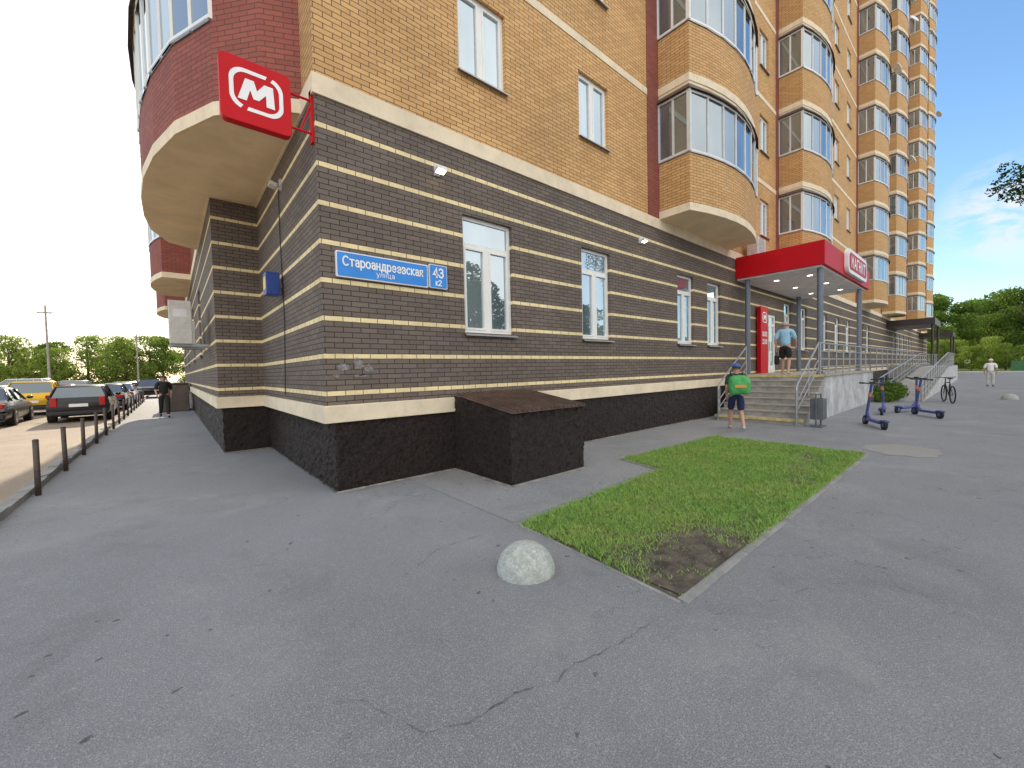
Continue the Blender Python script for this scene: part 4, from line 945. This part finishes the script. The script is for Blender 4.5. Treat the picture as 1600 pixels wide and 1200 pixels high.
BLK=pm('black_cloth',(.02,.02,.022),.9,0,.2,12);NAVY=pm('navy_cloth',(.02,.03,.10),.9,0,.2,12)
person('walking person in dark clothes on the sunlit pavement',(-2.02,16.6,0),math.pi+.1,walk,BLK,BLK,False,HAIR,None,1.0,1.03)
person('man in light blue t-shirt and black shorts climbing the steps',(13.6,-1.62,PZ),-math.pi/2+.1,stride,pm('light_blue_cloth',(.32,.58,.78),.9,0,.12,12),BLK,True,GREYHAIR,None,.95,1.0)
cr=person('courier in cap and navy shorts carrying a large green bag',(9.2,-1.78,0),-math.pi/2+.55,walk,pm('dark_green_cloth',(.03,.06,.04),.9,0,.2,10),NAVY,True,HAIR,pm('blue_cap',(.04,.12,.45),.7),.9,.98)
b=MB();GB=pm('green_delivery_bag',(.08,.40,.12),.75,0,.3,9,.5,14)
P_=[]
for k,(z,w_,d_) in enumerate(((.96,.17,.10),(1.0,.23,.15),(1.12,.25,.17),(1.28,.24,.165),(1.38,.21,.15),(1.43,.13,.09))):
    P_.append([(w_*math.copysign(abs(math.cos(a))**.55,math.cos(a)),-.33+d_*math.copysign(abs(math.sin(a))**.55,math.sin(a)),z+.012*math.sin(3*a)) for a in [2*math.pi*i/20+.001 for i in range(20)]])
for k in range(5):
    for i in range(20): j=(i+1)%20;b.face([P_[k][i],P_[k][j],P_[k+1][j],P_[k+1][i]],GB)
b.face(P_[0][::-1],GB);b.face(P_[5],GB);b.obj('delivery_bag',cr,smooth=True)
b=MB();b.box(-.13,.13,-.512,-.505,1.13,1.20,pm('orange_band',(.75,.30,.05),.6));b.obj('bag_stripe',cr)
for s in(-1,1): b=MB();b.tube([(s*.13,-.2,1.40),(s*.14,-.02,1.50),(s*.14,.15,1.38),(s*.13,.13,1.1)],.018,6,BLACKM);b.obj('shoulder_strap',cr)
person('elderly person in white clothes and white hat on the path',(36.7,-6,0),-math.pi/2,stand,WHT,pm('pale_cloth',(.55,.55,.52),.9),False,None,pm('white_hat',(.8,.8,.78),.8),.9,.98)
SBG=thing('carrier_bag','dark carrier bag hanging from the man\'s hand','bag',(13.66,-1.36,PZ+.33));b=MB();b.box(-.12,.12,-.05,.05,0,.3,BLK);b.obj('bag_body',SBG,bevel=.03);b=MB();b.tube([(-.07,0,.3),(0,0,.5),(.07,0,.3)],.006,5,BLK);b.obj('handle',SBG)
# ------------------------------------------------------------ scooters
SBL=pm('scooter_violet',(.055,.07,.24),.4);SOR=pm('scooter_orange',(.62,.20,.10),.4);SNV=pm('scooter_rim',(.10,.10,.30),.4)
def scooter(x,y,rz,lean,lab):
    C=thing('kick_scooter',lab,'scooter',(x,y,0),rz,'electric kick scooters parked by the porch');C.rotation_euler=(0,lean,rz)
    b=MB();b.box(-.085,.085,-.42,.33,.12,.19,SBL);b.obj('deck',C,bevel=.02)
    b=MB();b.box(-.06,.06,-.62,-.42,.19,.23,SBL);b.box(-.045,.045,-.43,-.38,.12,.22,SBL);b.obj('fender',C,bevel=.01)
    b=MB();b.cyl((0,.33,.17),(0,.50,.32),.04,.035,8,SBL);b.cyl((0,.55,.12),(0,.43,1.08),.032,.028,10,SBL);b.obj('stem',C)
    b=MB();b.cyl((0,.475,.75),(0,.46,.86),.036,None,10,SOR);b.obj('stem_band',C)
    b=MB();b.cyl((-.26,.41,1.10),(.26,.41,1.10),.016,None,8,BLACKM);b.box(-.05,.05,.38,.44,1.09,1.15,BLACKM);b.obj('handlebar',C)
    for s in(-1,1): b=MB();b.cyl((s*.27,.41,1.10),(s*.16,.41,1.10),.022,None,8,BLACKM);b.obj('grip',C)
    for yy in(-.52,.57):
        t=MB();t.cyl((-.03,yy,.12),(.03,yy,.12),.12,None,18,RUBBER);wh=t.obj('wheel',C);t=MB();t.cyl((-.034,yy,.12),(.034,yy,.12),.06,None,10,SNV);t.obj('rim',wh)
scooter(11.9,-4.05,-1.1,.08,'violet and orange kick scooter standing on the asphalt');scooter(15.6,-3.75,-1.5,-.06,'dark violet kick scooter near the porch wall')
scooter(15.4,-4.75,-1.0,.07,'violet kick scooter standing out on the path');scooter(16.6,-4.2,-1.9,.05,'dark violet kick scooter near the porch wall')
BK=thing('bicycle','black bicycle parked by the ramp railing','bicycle',(21.6,-4.9,0),-1.3);b=MB()
def torus(b,c,R,r,mat,n=24,m_=6):
    for i in range(n):
        for j in range(m_):
            def q(i,j):
                a=2*math.pi*i/n;e=2*math.pi*j/m_;return (c[0]+r*math.sin(e),c[1]+(R+r*math.cos(e))*math.cos(a),c[2]+(R+r*math.cos(e))*math.sin(a))
            b.face([q(i,j),q(i+1,j),q(i+1,j+1),q(i,j+1)],mat)
for yy in(-.52,.52):
    t=MB();torus(t,(0,yy,.34),.32,.022,RUBBER);wh=t.obj('wheel',BK,smooth=True);t=MB()
    for i in range(12): a=i*math.pi/6;t.cyl((0,yy,.34),(0,yy+.3*math.cos(a),.34+.3*math.sin(a)),.003,None,4,STEEL)
    t.obj('spokes',wh)
b.tube([(0,-.52,.34),(0,-.1,.30),(0,.38,.78),(0,-.18,.80),(0,-.1,.30)],.017,8,BLACKM);b.tube([(0,-.52,.34),(0,-.18,.80),(0,-.2,.93)],.013,8,BLACKM);b.tube([(0,.52,.34),(0,.38,.78),(0,.34,.98)],.016,8,BLACKM);b.obj('frame',BK)
b=MB();b.box(-.06,.06,-.33,-.08,.93,.98,BLACKM);b.obj('saddle',BK,bevel=.02);b=MB();b.tube([(-.28,.26,1.0),(0,.34,.98),(.28,.26,1.0)],.013,8,BLACKM);b.obj('handlebar',BK)
